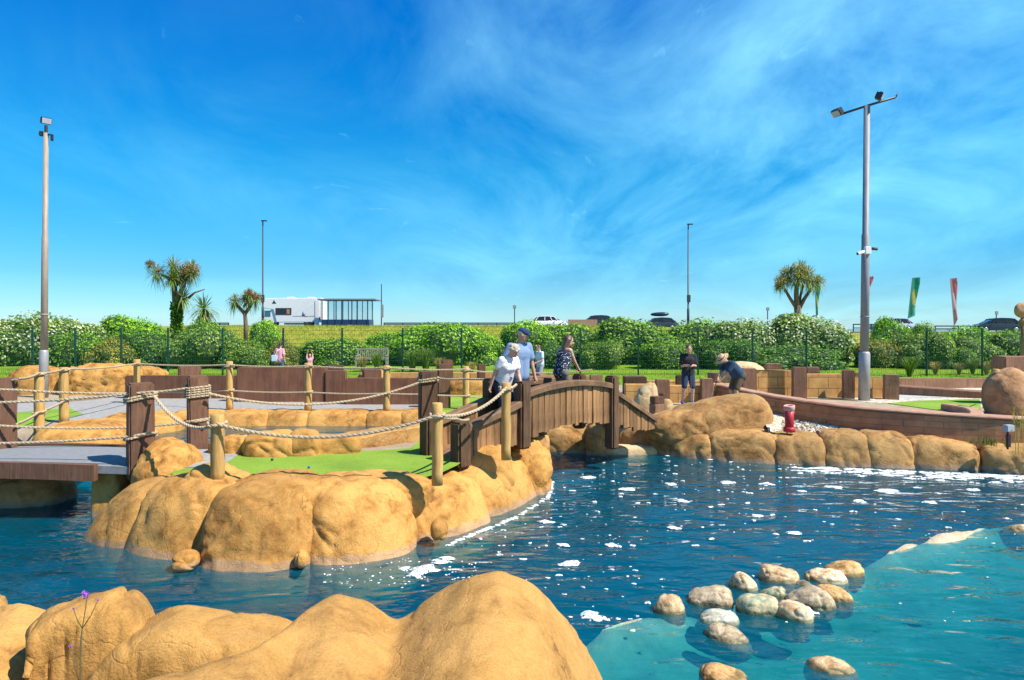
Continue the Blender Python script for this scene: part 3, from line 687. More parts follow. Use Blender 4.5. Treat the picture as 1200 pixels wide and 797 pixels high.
# kerb rocks at the far side of the pond
g_kerb = 'flat kerb rocks on the far side of the pond'
for i, (x0, x1, lab) in enumerate([(192, 252, 'flat sandy kerb rock, leftmost on the far side of the pond'), (248, 312, 'flat kerb rock under the far rope post above the pond'), (306, 358, 'flat kerb rock with a slanting joint left of the middle of the far pond edge'),
                                   (354, 428, 'longest flat kerb rock in the middle of the far pond edge'), (424, 472, 'flat kerb rock with a dark post shadow on the far pond edge'), (466, 502, 'short kerb rock at the right end of the far pond edge')]):
    a = G(x0, 499, .5); b2 = G(x1, 499.5, .5)
    boulder(a, b2, 1.0, .84, .84, .1, lab, 30+i, g_kerb, 'rock', e=5, amp=.035, batter=.5, n=14, ext=1.0, zw=.5)
g_left = 'sloping rocks on the left bank of the pond'
prock(62, 500, 545, 13.2, 110, 1.9, 'broad flat slab of rock rising behind the left footbridge', 36, g_left, amp=.06, e=2.4, zb=.2, batter=.5)
prock(140, 488, 520, 15.9, 100, 1.6, 'long sloping slab at the left corner of the pond', 37, g_left, amp=.06, e=2.6, zb=.2, batter=.5)
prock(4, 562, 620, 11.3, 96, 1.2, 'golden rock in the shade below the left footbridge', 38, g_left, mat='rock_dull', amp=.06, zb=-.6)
# golden rock wall far left
g_fl = 'sculpted rocks along the far left of the course'
prock(32, 431, 462, 22.6, 76, .9, 'rounded golden rock at the far left below the hedge', 41, g_fl, amp=.10, n=18, e=2.5)
prock(108, 428, 463, 22.3, 96, 1.0, 'golden sculpted rock with a hollow beside the dark timber wall', 42, g_fl, amp=.13, n=20, e=2.8, tilt=.08)
prock(166, 431, 446, 24.5, 40, .9, 'low flat rock behind the sculpted golden rock', 43, g_fl, amp=.1, n=14)
# right bank
g_rb = 'rocks along the far bank of the pool'
rb = [(718, 788, 526, 535.5, 498, 500, 'pale rounded rock at the left end of the far bank by the bridge'), (780, 834, 534.5, 539.5, 500, 510, 'low rock with a cracked top second along the far bank'),
      (828, 914, 539, 544.8, 503, 504, 'wide rock with a wavy top below the red pipe'), (907, 972, 544.5, 546.4, 507, 506, 'smooth flat-faced rock just right of the red pipe'),
      (966, 1024, 546, 548.2, 505, 504, 'rock with a carved lower lip in the middle of the right bank'), (1017, 1076, 548, 549.6, 503, 507, 'rock with a slanting right joint on the right bank'),
      (1068, 1156, 549, 552.8, 507, 516, 'long low rock sloping down to the right on the bank'), (1150, 1232, 552.5, 559.5, 518, 521, 'last low rock at the right edge of the bank'), (1228, 1330, 559.3, 563, 521, 523, 'rock cut off by the right edge where the bank runs out of view')]
for i, (x0, x1, y0, y1, t0, t1, lab) in enumerate(rb):
    A, B = wl(x0, y0), wl(x1, y1); za = CZ-(t0-HOR)/F*(A.y+.45)-.03; zb_ = CZ-(t1-HOR)/F*(B.y+.45)-.03
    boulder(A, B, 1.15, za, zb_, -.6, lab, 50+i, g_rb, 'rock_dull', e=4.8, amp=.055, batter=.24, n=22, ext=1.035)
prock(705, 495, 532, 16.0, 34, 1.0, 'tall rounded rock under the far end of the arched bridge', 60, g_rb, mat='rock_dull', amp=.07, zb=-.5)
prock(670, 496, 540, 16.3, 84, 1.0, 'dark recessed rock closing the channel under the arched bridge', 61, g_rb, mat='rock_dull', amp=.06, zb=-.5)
prock(742, 524, 536, 16.15, 66, .5, 'flat pale concrete lip at the waterline beside the bridge', 62, g_rb, mat='rock_pale', amp=.03, zb=-.3, n=14, e=4)
prock(633, 511, 560, 12.65, 26, .9, 'square rock pier under the near side of the arched bridge', 63, g_rb, mat='rock_dull', amp=.03, e=6, zb=-.5)
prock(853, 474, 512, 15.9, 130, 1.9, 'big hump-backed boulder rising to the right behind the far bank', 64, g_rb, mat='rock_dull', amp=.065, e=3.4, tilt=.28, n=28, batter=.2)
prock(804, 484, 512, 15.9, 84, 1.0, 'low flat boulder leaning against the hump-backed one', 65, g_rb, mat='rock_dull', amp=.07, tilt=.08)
prock(760, 452, 478, 18.2, 28, .6, 'pale leaning rock beside the foot of the bridge', 66, g_rb, mat='rock_pale', amp=.06, n=14, tilt=.18)
prock(784, 469, 487, 17.2, 14, .4, 'small pale rock next to the stub post at the bridge foot', 67, g_rb, mat='rock_pale', amp=.03, n=12)
prock(880, 425, 448, 24.0, 50, 1.4, 'pale smooth dome of rock behind the sandstone wall', 68, g_rb, mat='rock_pale', amp=.06, n=16)
prock(1207, 434, 482, 16.8, 56, 1.2, 'smooth reddish dome of rock at the right edge of the course', 69, g_rb, mat='rock_pink', amp=.05, e=2.2)
prock(548, 445, 464, 22.4, 58, .8, 'low yellow rock behind the far green', 70, g_rb, amp=.06, e=4, n=14)
prock(436, 434, 446, 22.6, 40, .8, 'small pointed yellow rock among the timber blocks', 71, g_rb, amp=.05, n=12, e=2.2)

# ------------------------------------------------------------------ foreground rocks (lofts: crest line, near slope, far drop)
def mound(cr, label, seed, near_d, zn, far=.75, amp=.05, mat='rock_fg', nu=80, group='big rocks in the foreground', pw=1.7):
    """cr = (px, py, distance) of the skyline; the rock slopes down towards the viewer and drops to the water behind"""
    xs_ = np.array([c[0] for c in cr], float); us = np.linspace(xs_[0], xs_[-1], nu)
    pyv = np.interp(us, xs_, [c[1] for c in cr]); dv = np.interp(us, xs_, [c[2] for c in cr])
    ker = np.hanning(9)/np.hanning(9).sum()
    pad = lambda a: np.convolve(np.pad(a, 4, 'edge'), ker, 'valid')
    pyv = pad(pyv); dv = pad(dv); rows = []
    for u, py, d in zip(us, pyv, dv):
        c = at(u, py, d); row = []
        zn_ = zn(u) if callable(zn) else zn
        for s in np.linspace(-1, 1, 40):
            if s <= 0:
                f = -s; y = d + (near_d-d)*f; z = c.z - (f**pw)*(c.z-zn_); x = c.x + (near_d-d)*f*(u-CX)/F*.55
            else:
                ang = s*math.pi/2; y = d + far*math.sin(ang); z = c.z - (c.z+.9)*(1-math.cos(ang)); x = c.x + far*math.sin(ang)*(u-CX)/F
            row.append(Vector((x, y, z)))
        rows.append(row)
    n = 40; vs = [v for r in rows for v in r]
    out = []
    for i, v in enumerate(vs):
        a, j = divmod(i, n); tu = (rows[min(a+1, nu-1)][j]-rows[max(a-1, 0)][j]); tv = (rows[a][min(j+1, n-1)]-rows[a][max(j-1, 0)])
        nr = tu.cross(tv); nr = nr.normalized() if nr.length > 1e-9 else Vector((0, 0, 1))
        out.append(rockify(v, nr, amp, seed, 1.5))
    fs = [(a*n+j, (a+1)*n+j, (a+1)*n+j+1, a*n+j+1) for a in range(nu-1) for j in range(n-1)]
    # side skirts and underside so that the rock is a closed body
    k = len(out)
    low = [Vector((v.x, v.y, -.95)) for r in rows for v in (r[0], r[-1])]
    out += low
    for a in range(nu-1):
        fs.append((a*n, k+2*a, k+2*a+2, (a+1)*n)); fs.append((a*n+n-1, (a+1)*n+n-1, k+2*a+3, k+2*a+1)); fs.append((k+2*a, k+2*a+1, k+2*a+3, k+2*a+2))
    fs.append(tuple([j for j in range(n)] + [k+1, k])); e0 = (nu-1)*n
    fs.append(tuple([e0+j for j in range(n-1, -1, -1)] + [k+2*(nu-1), k+2*(nu-1)+1]))
    b = MB(); b.add(out, fs); me = b.mesh('rock'); bm = bmesh.new(); bm.from_mesh(me); bmesh.ops.recalc_face_normals(bm, faces=bm.faces[:]); bm.to_mesh(me); bm.free()
    c = rows[nu//2][n//2]
    return tag(link('boulder', me, M[mat], None, (c.x, c.y, -.5), True), label, 'boulder', group)
mound([(110, 830, 3.1), (150, 808, 3.25), (205, 792, 3.35), (265, 776, 3.5), (310, 758, 3.75), (345, 733, 4.25), (370, 712, 4.6), (395, 698, 4.75), (430, 706, 4.8), (466, 731, 4.85), (505, 702, 4.9), (545, 681, 4.95), (585, 671, 5.0), (622, 686, 5.05), (650, 710, 5.15), (672, 740, 5.3), (690, 775, 5.5), (703, 800, 5.7), (715, 835, 5.75)],
      'huge smooth golden rock with two humps in the centre foreground', 81, 2.3, lambda u: 1.15-max(0, (u-560)/150)*1.2, .7, .03, nu=120)
mound([(95, 812, 3.9), (125, 775, 4.1), (150, 744, 4.2), (180, 728, 4.3), (212, 714, 4.35), (270, 720, 4.4), (330, 729, 4.45), (370, 742, 4.5)], 'flat-topped foreground slab with a dark hollow below its edge', 82, 3.88, -.3, .6, .035, pw=12)
mound([(30, 800, 3.95), (42, 745, 4.1), (62, 722, 4.25), (100, 706, 4.35), (140, 695, 4.45), (165, 700, 4.5), (181, 718, 4.5), (188, 745, 4.5)], 'rough-faced foreground boulder behind the purple wildflower', 83, 4.02, .0, .55, .06, pw=9)
mound([(-60, 722, 4.9), (-10, 712, 4.9), (20, 708, 4.9), (45, 716, 4.9), (75, 730, 4.9)], 'pale foreground rock at the left behind the rough-faced boulder', 84, 3.0, .8, .6, .04)
mound([(-80, 700, 5.4), (-30, 680, 5.4), (0, 689, 5.4), (9, 700, 5.4), (14, 725, 5.4)], 'sliver of rock at the extreme left edge in the foreground', 85, 4.6, .4, .5, .05)

# ------------------------------------------------------------------ timber posts, walls and the footbridge
def post_mesh(c, w, d, z0, z1, rz=0, bev=.025, seed=0):
    mb = MB(); h = z1-z0
    bm = bmesh.new(); bmesh.ops.create_cube(bm, size=1)
    for v in bm.verts: v.co = Vector((v.co.x*w, v.co.y*d, v.co.z*h))
    bmesh.ops.subdivide_edges(bm, edges=[e for e in bm.edges if abs(e.verts[0].co.z-e.verts[1].co.z) > h*.5], cuts=5)
    bmesh.ops.bevel(bm, geom=bm.edges[:], offset=bev, segments=2, affect='EDGES', clamp_overlap=True)
    for v in bm.verts:
        n = fbm(v.co*2.2 + Vector((seed, seed*2, 0)), 1, 2, 3)*.012; v.co.x += n; v.co.y += n*.8
    bm.transform(Matrix.Translation((c[0], c[1], z0+h/2)) @ Matrix.Rotation(rz, 4, 'Z')); mb.bm(bm); return mb
def timber_post(px0, px1, pytop, d, z0, label, mat='timber', group='thick timber posts of the footbridge rails', rz=.15, name='timber_post', cat='post', depth=None):
    th = math.atan(((px0+px1)/2-CX)/F); w = (px1-px0)/F*d*math.cos(th)/(math.cos(rz)+abs(math.sin(rz)))     # rz: turn away from facing the viewer
    c = at((px0+px1)/2, pytop, d); dp = depth or w; x = c.x*(d+dp/2)/d
    o = post_mesh((x, d+dp/2), w, dp, z0, c.z, rz-th, seed=px0).build(name, M[mat], loc=(x, d+dp/2, z0))
    return tag(o, label, cat, group)
timber_post(147, 182, 450, 10.75, .6, 'thick dark post with double rope wraps at the right end of the left footbridge')
timber_post(218, 245, 441, 12.35, .7, 'thick dark post wound with many rope turns behind the lone round post')
timber_post(-14, 21, 444, 12.0, .7, 'thick dark timber post cut off by the left edge of the photo')
timber_post(490, 513, 436, 14.3, .7, 'dark timber post where the rope row turns towards the arched bridge', mat='timber_dark')

def wall_box(px0, px1, ytop, d, th, label, mat='timber', group=None, z0=.72, name='timber_wall', cat='wall', rz=0, bev=.03):
    """plank wall whose front stands d metres away"""
    a = at(px0, ytop, d); b2 = at(px1, ytop, d); w = b2.x-a.x; h = a.z-z0
    mb = MB(); mb.box(((a.x+b2.x)/2, d+th/2, z0+h/2), (w, th, h), rz, bev)
    return tag(mb.build(name, M[mat], loc=((a.x+b2.x)/2, d+th/2, z0)), label, cat, group)
M['sleeper'] = wood_mat('red_sleeper_boards', (.20, .088, .048), (.095, .04, .024), grain=(5, 5, .8), vary=.25)
g_tw = 'dark red timber walls and blocks in the middle of the course'
wall_box(146, 279, 440.5, 21.4, .32, 'long low dark red timber wall left of the tallest one', 'sleeper', g_tw)
wall_box(277, 381, 431, 20.4, .34, 'tallest dark red board wall in the middle of the course', 'sleeper', g_tw)
wall_box(380.5, 404, 434.5, 20.35, .34, 'short stepped timber wall joining the tallest board wall', 'sleeper', g_tw)
wall_box(404.5, 492, 443.5, 19.7, .34, 'low dark red timber wall running to the corner rope post', 'sleeper', g_tw)
g_tb = 'square timber blocks standing among the walls'
for x0, x1, y, d, lab, mt in [(208, 236, 430, 23.2, 'square dark timber block behind the long low wall', 'timber'), (382, 403, 428.5, 22.6, 'grey-topped dark timber block beside the tallest wall', 'timber_dark'),
                              (424, 447, 433.5, 22.2, 'small dark timber block behind the low wall', 'timber'), (512, 528, 427, 18.7, 'tall reddish timber pillar right of the corner rope post', 'timber'),
                              (517, 531, 422, 23.6, 'flat-capped timber block behind the reddish pillar', 'timber'), (559, 569, 427, 24, 'dark timber stump beside the far rope by the white-haired woman', 'timber'),
                              (690, 706, 440, 21.4, 'brown timber stump behind the bridge beside the young woman', 'timber_mid'), (729, 758, 442, 22.6, 'wide dark timber block behind the right end of the bridge', 'timber_dark'),
                              (791, 801, 440, 22.8, 'dark timber stump left of the golfer in black', 'timber_dark'), (829, 842, 437, 22.8, 'pale-faced timber stump right of the golfer in black', 'timber_mid')]:
    timber_post(x0, x1, y, d, .72, lab, mt, g_tb, name='timber_block', cat='block', rz=.1)
g_ss = 'sandstone block walls of the course'
for x0, x1, y, d, lab in [(453, 560, 437, 24.5, 'low sandstone wall far behind the corner rope post'), (733, 769, 450.5, 20.8, 'sandstone wall section at the right foot of the bridge'), (782, 822, 452, 20.2, 'sandstone wall section behind the golfer in black'), (834, 858, 450, 20.6, 'sandstone wall section behind the bending golfer'),
                          (886, 928, 434, 21.9, 'upper sandstone wall section right of the bending golfer'), (944, 988, 438.5, 21.8, 'upper sandstone wall section in the middle of the right row'), (1000, 1036, 442.5, 21.6, 'sandstone wall section beside the tall grey lamp pole'),
                          (755, 835, 446, 24.2, 'long sandstone wall behind the golfer in black, further back')]:
    wall_box(x0, x1, y, d, .3, lab, 'sandstone', g_ss, name='sandstone_wall', bev=.015)
g_sp = 'brown posts between the sandstone wall sections'
for x0, x1, y, d, lab in [(767, 785, 445, 20.1, 'brown post at the right end of the wall by the bridge foot'), (820, 836, 444, 19.9, 'brown post between the golfer in black and the bending golfer'), (868, 887, 432, 21.2, 'wide brown post touching the hat golfer\'s back'),
                          (927, 946, 430.5, 21.3, 'wide brown post in the middle of the upper sandstone row'), (986, 1002, 434, 21.2, 'brown post just left of the tall grey lamp pole'), (1034, 1054, 439.5, 21, 'brown post ending the sandstone row right of the lamp pole'),
                          (896, 916, 426.5, 24.5, 'brown post beside the pale dome of rock'), (944, 961, 430.5, 24.2, 'short brown post behind the middle of the sandstone row'), (1001, 1008, 437, 24, 'thin brown post behind the sandstone row near the lamp pole')]:
    timber_post(x0, x1, y, d, .72, lab, 'timber_mid', g_sp, name='wall_post', rz=.12)
wall_box(598, 690, 441, 24.6, .3, 'reddish low wall seen between the couple and the young woman', 'brick', None, name='brick_wall', bev=.01)
wall_box(560, 640, 436.5, 25.5, .3, 'pale low wall behind the couple on the bridge', 'sandstone', None, name='sandstone_wall', bev=.01)
wall_box(1052, 1182, 443.5, 25.2, .25, 'long thin dark kerb wall below the hedge at the right', 'timber_mid', None, name='timber_kerb', cat='kerb')
# curved brick wall at the right
low_wall('brick_wall', [(6.3, 21.0), (6.6, 19.2), (6.98, 17.9), (7.9, 16.1), (9.1, 15.3), (10.6, 14.75), (13.2, 14.2), (17.0, 13.9)], 1.33, 1.03, .34, 'brick', 'long curved red brick wall with coping along the gravel bed', 'brick wall', coping='coping', amp=.012, zb=.4)
low_wall('stone_kerb', [(9.85, 15.2), (10.6, 15.7), (11.35, 16.7), (11.7, 17.6), (11.7, 18.4)], 1.0, .98, .30, 'coping', 'short curved kerb of reddish stone in front of the round wooden post at the right', 'kerb', amp=.01)
low_wall('timber_kerb', [(12.8, 22.9), (14.2, 21.9), (15.3, 21.4)], 1.12, 1.0, .5, 'timber_mid', 'low brown wedge-shaped barrier lying beside the pale path at the right', 'barrier', amp=.01)
wall_box(1178, 1230, 418, 19.6, .6, 'reddish timber block behind the dome of rock at the right edge', 'timber_mid', None, name='timber_block', cat='block', rz=0)
# stub post at the bridge foot: a thing with a cap
t = thing('stub_post', 'short brown capped stub post at the right foot of the bridge', 'post', G(770, 488))
p = G(770, 488); post_mesh((p.x, p.y), .30, .30, .75, 1.13, .3).build('shaft', M['timber_mid'], t); post_mesh((p.x, p.y), .27, .27, 1.133, 1.30, .3).build('cap', M['timber'], t)

# ---- round wooden rope posts
def round_post(px, ytop, d, z0, r, label, group, tilt=(0, 0)):
    c = at(px, ytop, d); mb = MB(); n = 7
    pts = [(c.x+tilt[0]*(z0+(c.z-z0)*k/n-z0) + .004*math.sin(k*2+px), c.y, z0+(c.z-z0)*k/n) for k in range(n+1)]
    rr = [r*(1.04-.06*k/n + .025*math.sin(k*1.7+px)) for k in range(n+1)]
    pts.append((pts[-1][0], c.y, c.z+.012)); rr.append(r*.8)
    mb.tube(pts, rr, 14)
    o = mb.build('rope_post', M['pole_wood'], loc=(c.x, c.y, z0), smooth=True)
    for pl in o.data.polygons:
        if abs(pl.normal.z) > .8: pl.use_smooth = False
    return tag(o, label, 'post', group)
g_np = 'pale round posts of the near rope row'
round_post(255, 486, 9.55, .85, .095, 'pale round post standing alone on the largest island boulder', g_np)
round_post(512.5, 473, 9.6, .80, .077, 'pale square-cut post with rope at the front edge of the green', g_np)
round_post(593, 449, 11.2, .85, .078, 'pale square-cut post right in front of the arched bridge', g_np)
g_fp = 'pale round posts of the far rope row'
fp = [(46, 437, 14.1, .095, 'nearest post of the far rope row, by the left lamp pole'), (75, 431, 16.0, .10, 'second post of the far rope row beside the sculpted rocks'), (160.5, 421.5, 20.0, .095, 'post of the far rope row in front of the low flat rock'),
      (269, 424, 18.4, .09, 'post of the far rope row in front of the tallest board wall\'s left end'), (361, 426, 18.2, .095, 'post of the far rope row before the child with raised arms'), (453, 429, 18.0, .09, 'post of the far rope row in front of the low timber wall'), (546, 430, 18.6, .09, 'post of the far rope row standing on the far green')]
for px, y, d, r, lab in fp: round_post(px, y, d, .78, r, lab, g_fp)
round_post(1167, 433, 17.6, .8, .08, 'lone round post by the curved kerb at the right edge', None)

# ---- ropes: three twisted strands along a path
def rope_path(pts, sags, step=.012):
    """pts joined by hanging spans; sags = metres of droop per span"""
    Q = []
    for (a, b2), s in zip(zip(pts[:-1], pts[1:]), sags):
        a = Vector(a); b2 = Vector(b2); L = (b2-a).length; n = max(3, int(L/step))
        for k in range(n):
            t = k/n; p = a.lerp(b2, t); p.z -= 4*s*t*(1-t); Q.append(p)
    Q.append(Vector(pts[-1])); return Q
def twist(mb, Q, r, pitch=.075, strands=3, sub=3):
    n = strands*sub; vs = []; u = None; s = 0
    for i, p in enumerate(Q):
        t = Q[min(i+1, len(Q)-1)]-Q[max(i-1, 0)]; t = t.normalized() if t.length > 1e-9 else Vector((1, 0, 0))
        if u is None: u = t.cross(Vector((0, 0, 1))); u = u.normalized() if u.length > 1e-3 else Vector((1, 0, 0))
        u = (u - t*u.dot(t)).normalized(); w = t.cross(u)
        if i: s += (p-Q[i-1]).length
        for k in range(n):
            a = 2*math.pi*k/n; rr = r*(1.0 if k % sub != 0 else .70)
            a += 2*math.pi*s/(pitch*strands)
            vs.append(p + (u*math.cos(a)+w*math.sin(a))*rr)
    fs = [(i*n+k, i*n+(k+1) % n, (i+1)*n+(k+1) % n, (i+1)*n+k) for i in range(len(Q)-1) for k in range(n)]
    fs += [tuple(range(n-1, -1, -1)), tuple(range((len(Q)-1)*n, len(Q)*n))]
    mb.add(vs, fs)
def coil(c, r, z, turns, rr, tilt=.0, sq=0):
    Q = []
    for k in range(int(turns*40)+1):
        a = 2*math.pi*k/40; f = 1
        if sq: f = min(1/max(abs(math.cos(a-sq)), abs(math.sin(a-sq)), .2), 1.26)
        Q.append(Vector((c[0]+r*f*math.cos(a), c[1]+r*f*math.sin(a), z + k/40*rr*1.9 + tilt*math.cos(a))))
    return Q
def rope(label, pts, sags, r=.021, coils=(), group=None, step=.014):
    mb = MB(); twist(mb, rope_path(pts, sags, step), r)
    mid = Vector(pts[len(pts)//2])
    t = thing('rope', label, 'rope', mid, group)
    mb.build('line', M['rope'], t)
    for c, cr, z, turns, tilt, sq in coils:
        m2 = MB(); twist(m2, coil(c, cr, z, turns, r, tilt, sq), r*.95); m2.build('knot', M['rope'], t)
    return t
def pp(px, py, d): return at(px, py, d)
g_ro = 'cream ropes strung between the posts'
Bc = at(164.5, 0, 10.94); Cc = at(231.5, 0, 12.52); Dc = at(501.5, 0, 14.48)
n1 = at(255, 0, 9.55); n2 = at(512.5, 0, 9.6); n3 = at(593, 0, 11.2)
def ringed(px, py, d, r, turns=1.6, tilt=.01, sq=0): p = at(px, py, d); return ((p.x, p.y), r, p.z-.02, turns, tilt, sq)
rope('thick cream rope swagged along the near posts up to the arched bridge', [pp(181, 464, 10.8), pp(255, 497, 9.44), pp(512.5, 486.5, 9.5), pp(593, 455, 11.1), pp(605, 451, 12.15)], [.22, .24, .16, .03], .026,
     [ringed(255, 499, 9.55, .118), ringed(512.5, 489, 9.6, .10), ringed(593, 457, 11.2, .10)], g_ro, .012)
rope('upper front rope of the left footbridge tied round the thick right post', [pp(-60, 472, 10.7), pp(147, 462, 10.75), pp(181, 459, 10.75)], [.04, 0], .022, [((Bc.x, Bc.y), .212, at(0, 467, 10.75).z-.06, 2.5, .045, .647)], g_ro)
rope('lower front rope of the left footbridge tied round the thick right post', [pp(-60, 520, 10.7), pp(147, 512, 10.72), pp(182, 507, 10.75)], [.03, 0], .022, [((Bc.x, Bc.y), .212, at(0, 514, 10.75).z-.02, 1.3, .05, .647)], g_ro)
rope('upper rear rope of the left footbridge ending in many turns on the dark post', [pp(-14, 456, 11.95), pp(21, 457, 11.97), pp(147, 461, 12.2), pp(218, 455, 12.33)], [0, .02, .02], .022, [((Cc.x, Cc.y), .195, at(0, 466, 12.35).z-.02, 5.5, .01, .58)], g_ro)
rope('lower rear rope of the left footbridge passing behind the thick right post', [pp(-14, 498, 11.95), pp(21, 500, 11.97), pp(147, 501, 12.2), pp(245, 492, 12.35)], [0, .02, .02], .022, [((Cc.x, Cc.y), .195, at(0, 495, 12.35).z, 1.3, .02, .58)], g_ro)
rope('long rope sagging behind the green between the two dark posts', [pp(244, 461, 12.35), pp(492, 448, 14.28)], [.32], .024, [((Dc.x, Dc.y), .20, at(0, 448, 14.3).z-.02, 2.6, .02, .27)], g_ro)
rope('rope running level from the dark corner post to the bridge behind the couple', [pp(513, 443, 14.3), pp(546, 444, 13.6), pp(574, 444, 12.95)], [.02, .01], .022, [], g_ro)
rope('short double rope from the square-cut post to the bridge end post', [pp(514, 489, 9.6), pp(535, 491, 10.3), pp(549, 492, 11.2)], [.01, .02], .024, [], g_ro)
up = [pp(-30, 451, 12.4), pp(22, 444, 12.1), pp(46, 437.5, 14.0), pp(75, 432.5, 15.9), pp(160.5, 426, 19.9), pp(269, 427.5, 18.3), pp(361, 428.5, 18.1), pp(453, 430.5, 17.9), pp(546, 432.5, 18.5), pp(580, 436, 19)]
rope('upper rope threaded along the far row of pale posts', up, [.02, .03, .03, .05, .04, .04, .04, .04, .03], .024, [ringed(x, y+2, d, r+.02, 1.3) for (x, y, d, r, l) in [(46, 438, 14.1, .095, 0), (75, 433, 16, .1, 0), (160.5, 426, 20, .095, 0), (269, 427.5, 18.4, .09, 0), (361, 428.5, 18.2, .095, 0), (453, 430.5, 18, .09, 0), (546, 432.5, 18.6, .09, 0)]], g_ro, .03)
lw = [pp(20, 497, 12.1), pp(46, 483, 14.0), pp(75, 470, 15.9), pp(160.5, 459, 19.9), pp(269, 457.5, 18.3), pp(361, 459.5, 18.1), pp(453, 461, 17.9), pp(492, 462, 18), pp(546, 464, 18.5), pp(572, 467, 19)]
rope('lower rope threaded along the far row of pale posts', lw, [.02, .02, .04, .03, .03, .03, .01, .01, .01], .024, [ringed(x, y, d, r+.02, 1.2) for (x, y, d, r, l) in [(46, 484, 14.1, .095, 0), (75, 470, 16, .1, 0), (269, 458, 18.4, .09, 0), (361, 460, 18.2, .095, 0), (453, 461.5, 18, .09, 0), (546, 464.5, 18.6, .09, 0)]], g_ro, .03)
rope('rope leading right from the lone round post to the timber block', [pp(1167, 434.5, 17.55), pp(1182, 435, 19.4)], [.02], .02, [ringed(1167, 436, 17.6, .10, 1.3)], g_ro, .03)
rope('pale rope beyond the bridge between the couple and the young woman', [pp(620, 437, 21), pp(694, 433, 21.4)], [.04], .026, [], g_ro, .04)

# ---- left footbridge
fb = thing('footbridge', 'low grey-decked footbridge with dark edge beams at the left edge', 'footbridge', (-8, 11.4, .7))
def deck_z(x): return .80 + .09*math.exp(-((x+8.2)/2.0)**2)
xs2 = np.linspace(-13, -4.8, 30); mb = MB()
for x in xs2:
    z = deck_z(x); yf = 10.72; yr = 12.28
    mb.v += [(x, yf, z), (x, yr, z), (x, yr, z-.12), (x, yf, z-.12)]
k = 4
mb.f = [(i*4+j, i*4+(j+1) % 4, (i+1)*4+(j+1) % 4, (i+1)*4+j) for i in range(len(xs2)-1) for j in range(4)] + [(0, 1, 2, 3), (116, 117, 118, 119)]; mb.m = [0]*len(mb.f)
me = mb.mesh('deck'); bm = bmesh.new(); bm.from_mesh(me); bmesh.ops.recalc_face_normals(bm, faces=bm.faces[:]); bm.to_mesh(me); bm.free()
M['deck'] = simple('grey_deck', (.25, .25, .25), (.16, .165, .17), 8, .8, stretch=(1, 8, 1), bmp=.4, bscale=60, bdist=.006, kind='pos')
link('deck', me, M['deck'], fb)
for yy in (10.60, 12.30):
    mb = MB(); xx = [x for x in xs2 if x < -6.35]
    for x in xx:
        z = deck_z(x)
        mb.v += [(x, yy, z+.03), (x, yy+.11, z+.03), (x, yy+.11, z-.22), (x, yy, z-.22)]
    mb.f = [(i*4+j, i*4+(j+1) % 4, (i+1)*4+(j+1) % 4, (i+1)*4+j) for i in range(len(xx)-1) for j in range(4)] + [(0, 1, 2, 3), tuple(range(len(mb.v)-4, len(mb.v)))]; mb.m = [0]*len(mb.f)
    me = mb.mesh('beam'); bm = bmesh.new(); bm.from_mesh(me); bmesh.ops.recalc_face_normals(bm, faces=bm.faces[:]); bm.to_mesh(me); bm.free()
    link('edge_beam', me, M['timber'], fb)
mb = MB(); mb.box((-5.15, 11.5, .78), (.9, 1.6, .1), .1); mb.build('ramp', M['path'], fb)

# ---- arched bridge
E1 = Vector((-.85, 11.3, 0)); P1 = Vector((.185, 12.3, 0)); P2 = Vector((2.12, 14.5, 0)); E2 = Vector((3.32, 15.9, 0))
line = [E1, P1, P2, E2]; seg = [(b2-a).length for a, b2 in zip(line[:-1], line[1:])]; tot = sum(seg)
def bridge_pt(s):
    """s metres from the near end, along the near side"""
    for a, b2, L in zip(line[:-1], line[1:], seg):
        if s <= L + 1e-6: return a.lerp(b2, max(s, 0)/L), (b2-a).normalized()
        s -= L
    return E2.copy(), (E2-P2).normalized()
sP1, sP2 = seg[0], seg[0]+seg[1]
def rail_z(s):                        # top of the side rails
    if s < sP1: t = s/sP1; return 1.38 + .36*t**1.1
    if s < sP2: t = (s-sP1)/seg[1]; return 1.85 + .15*(4*t*(1-t))**.9 - .03*t
    t = (s-sP2)/seg[2]; return 1.72 - .80*t**1.05
def deck_s(s): t = s/tot; return .82 + .42*math.sin(math.pi*t)**.8
def low_s(s):                         # lower edge of the side planks
    if s < sP1: return .70 + .22*s/sP1
    if s < sP2: t = (s-sP1)/seg[1]; return 1.00 + .10*4*t*(1-t) - .02*t
    t = (s-sP2)/seg[2]; return .92 - .30*t
WID = .85
br = thing('arched_bridge', 'arched brown timber bridge with plank sides that the three people stand on', 'bridge', ((P1.x+P2.x)/2, (P1.y+P2.y)/2, .6))
def side_off(s, off):
    p, t = bridge_pt(s); w = Vector((-t.y, t.x, 0)); return p + w*off
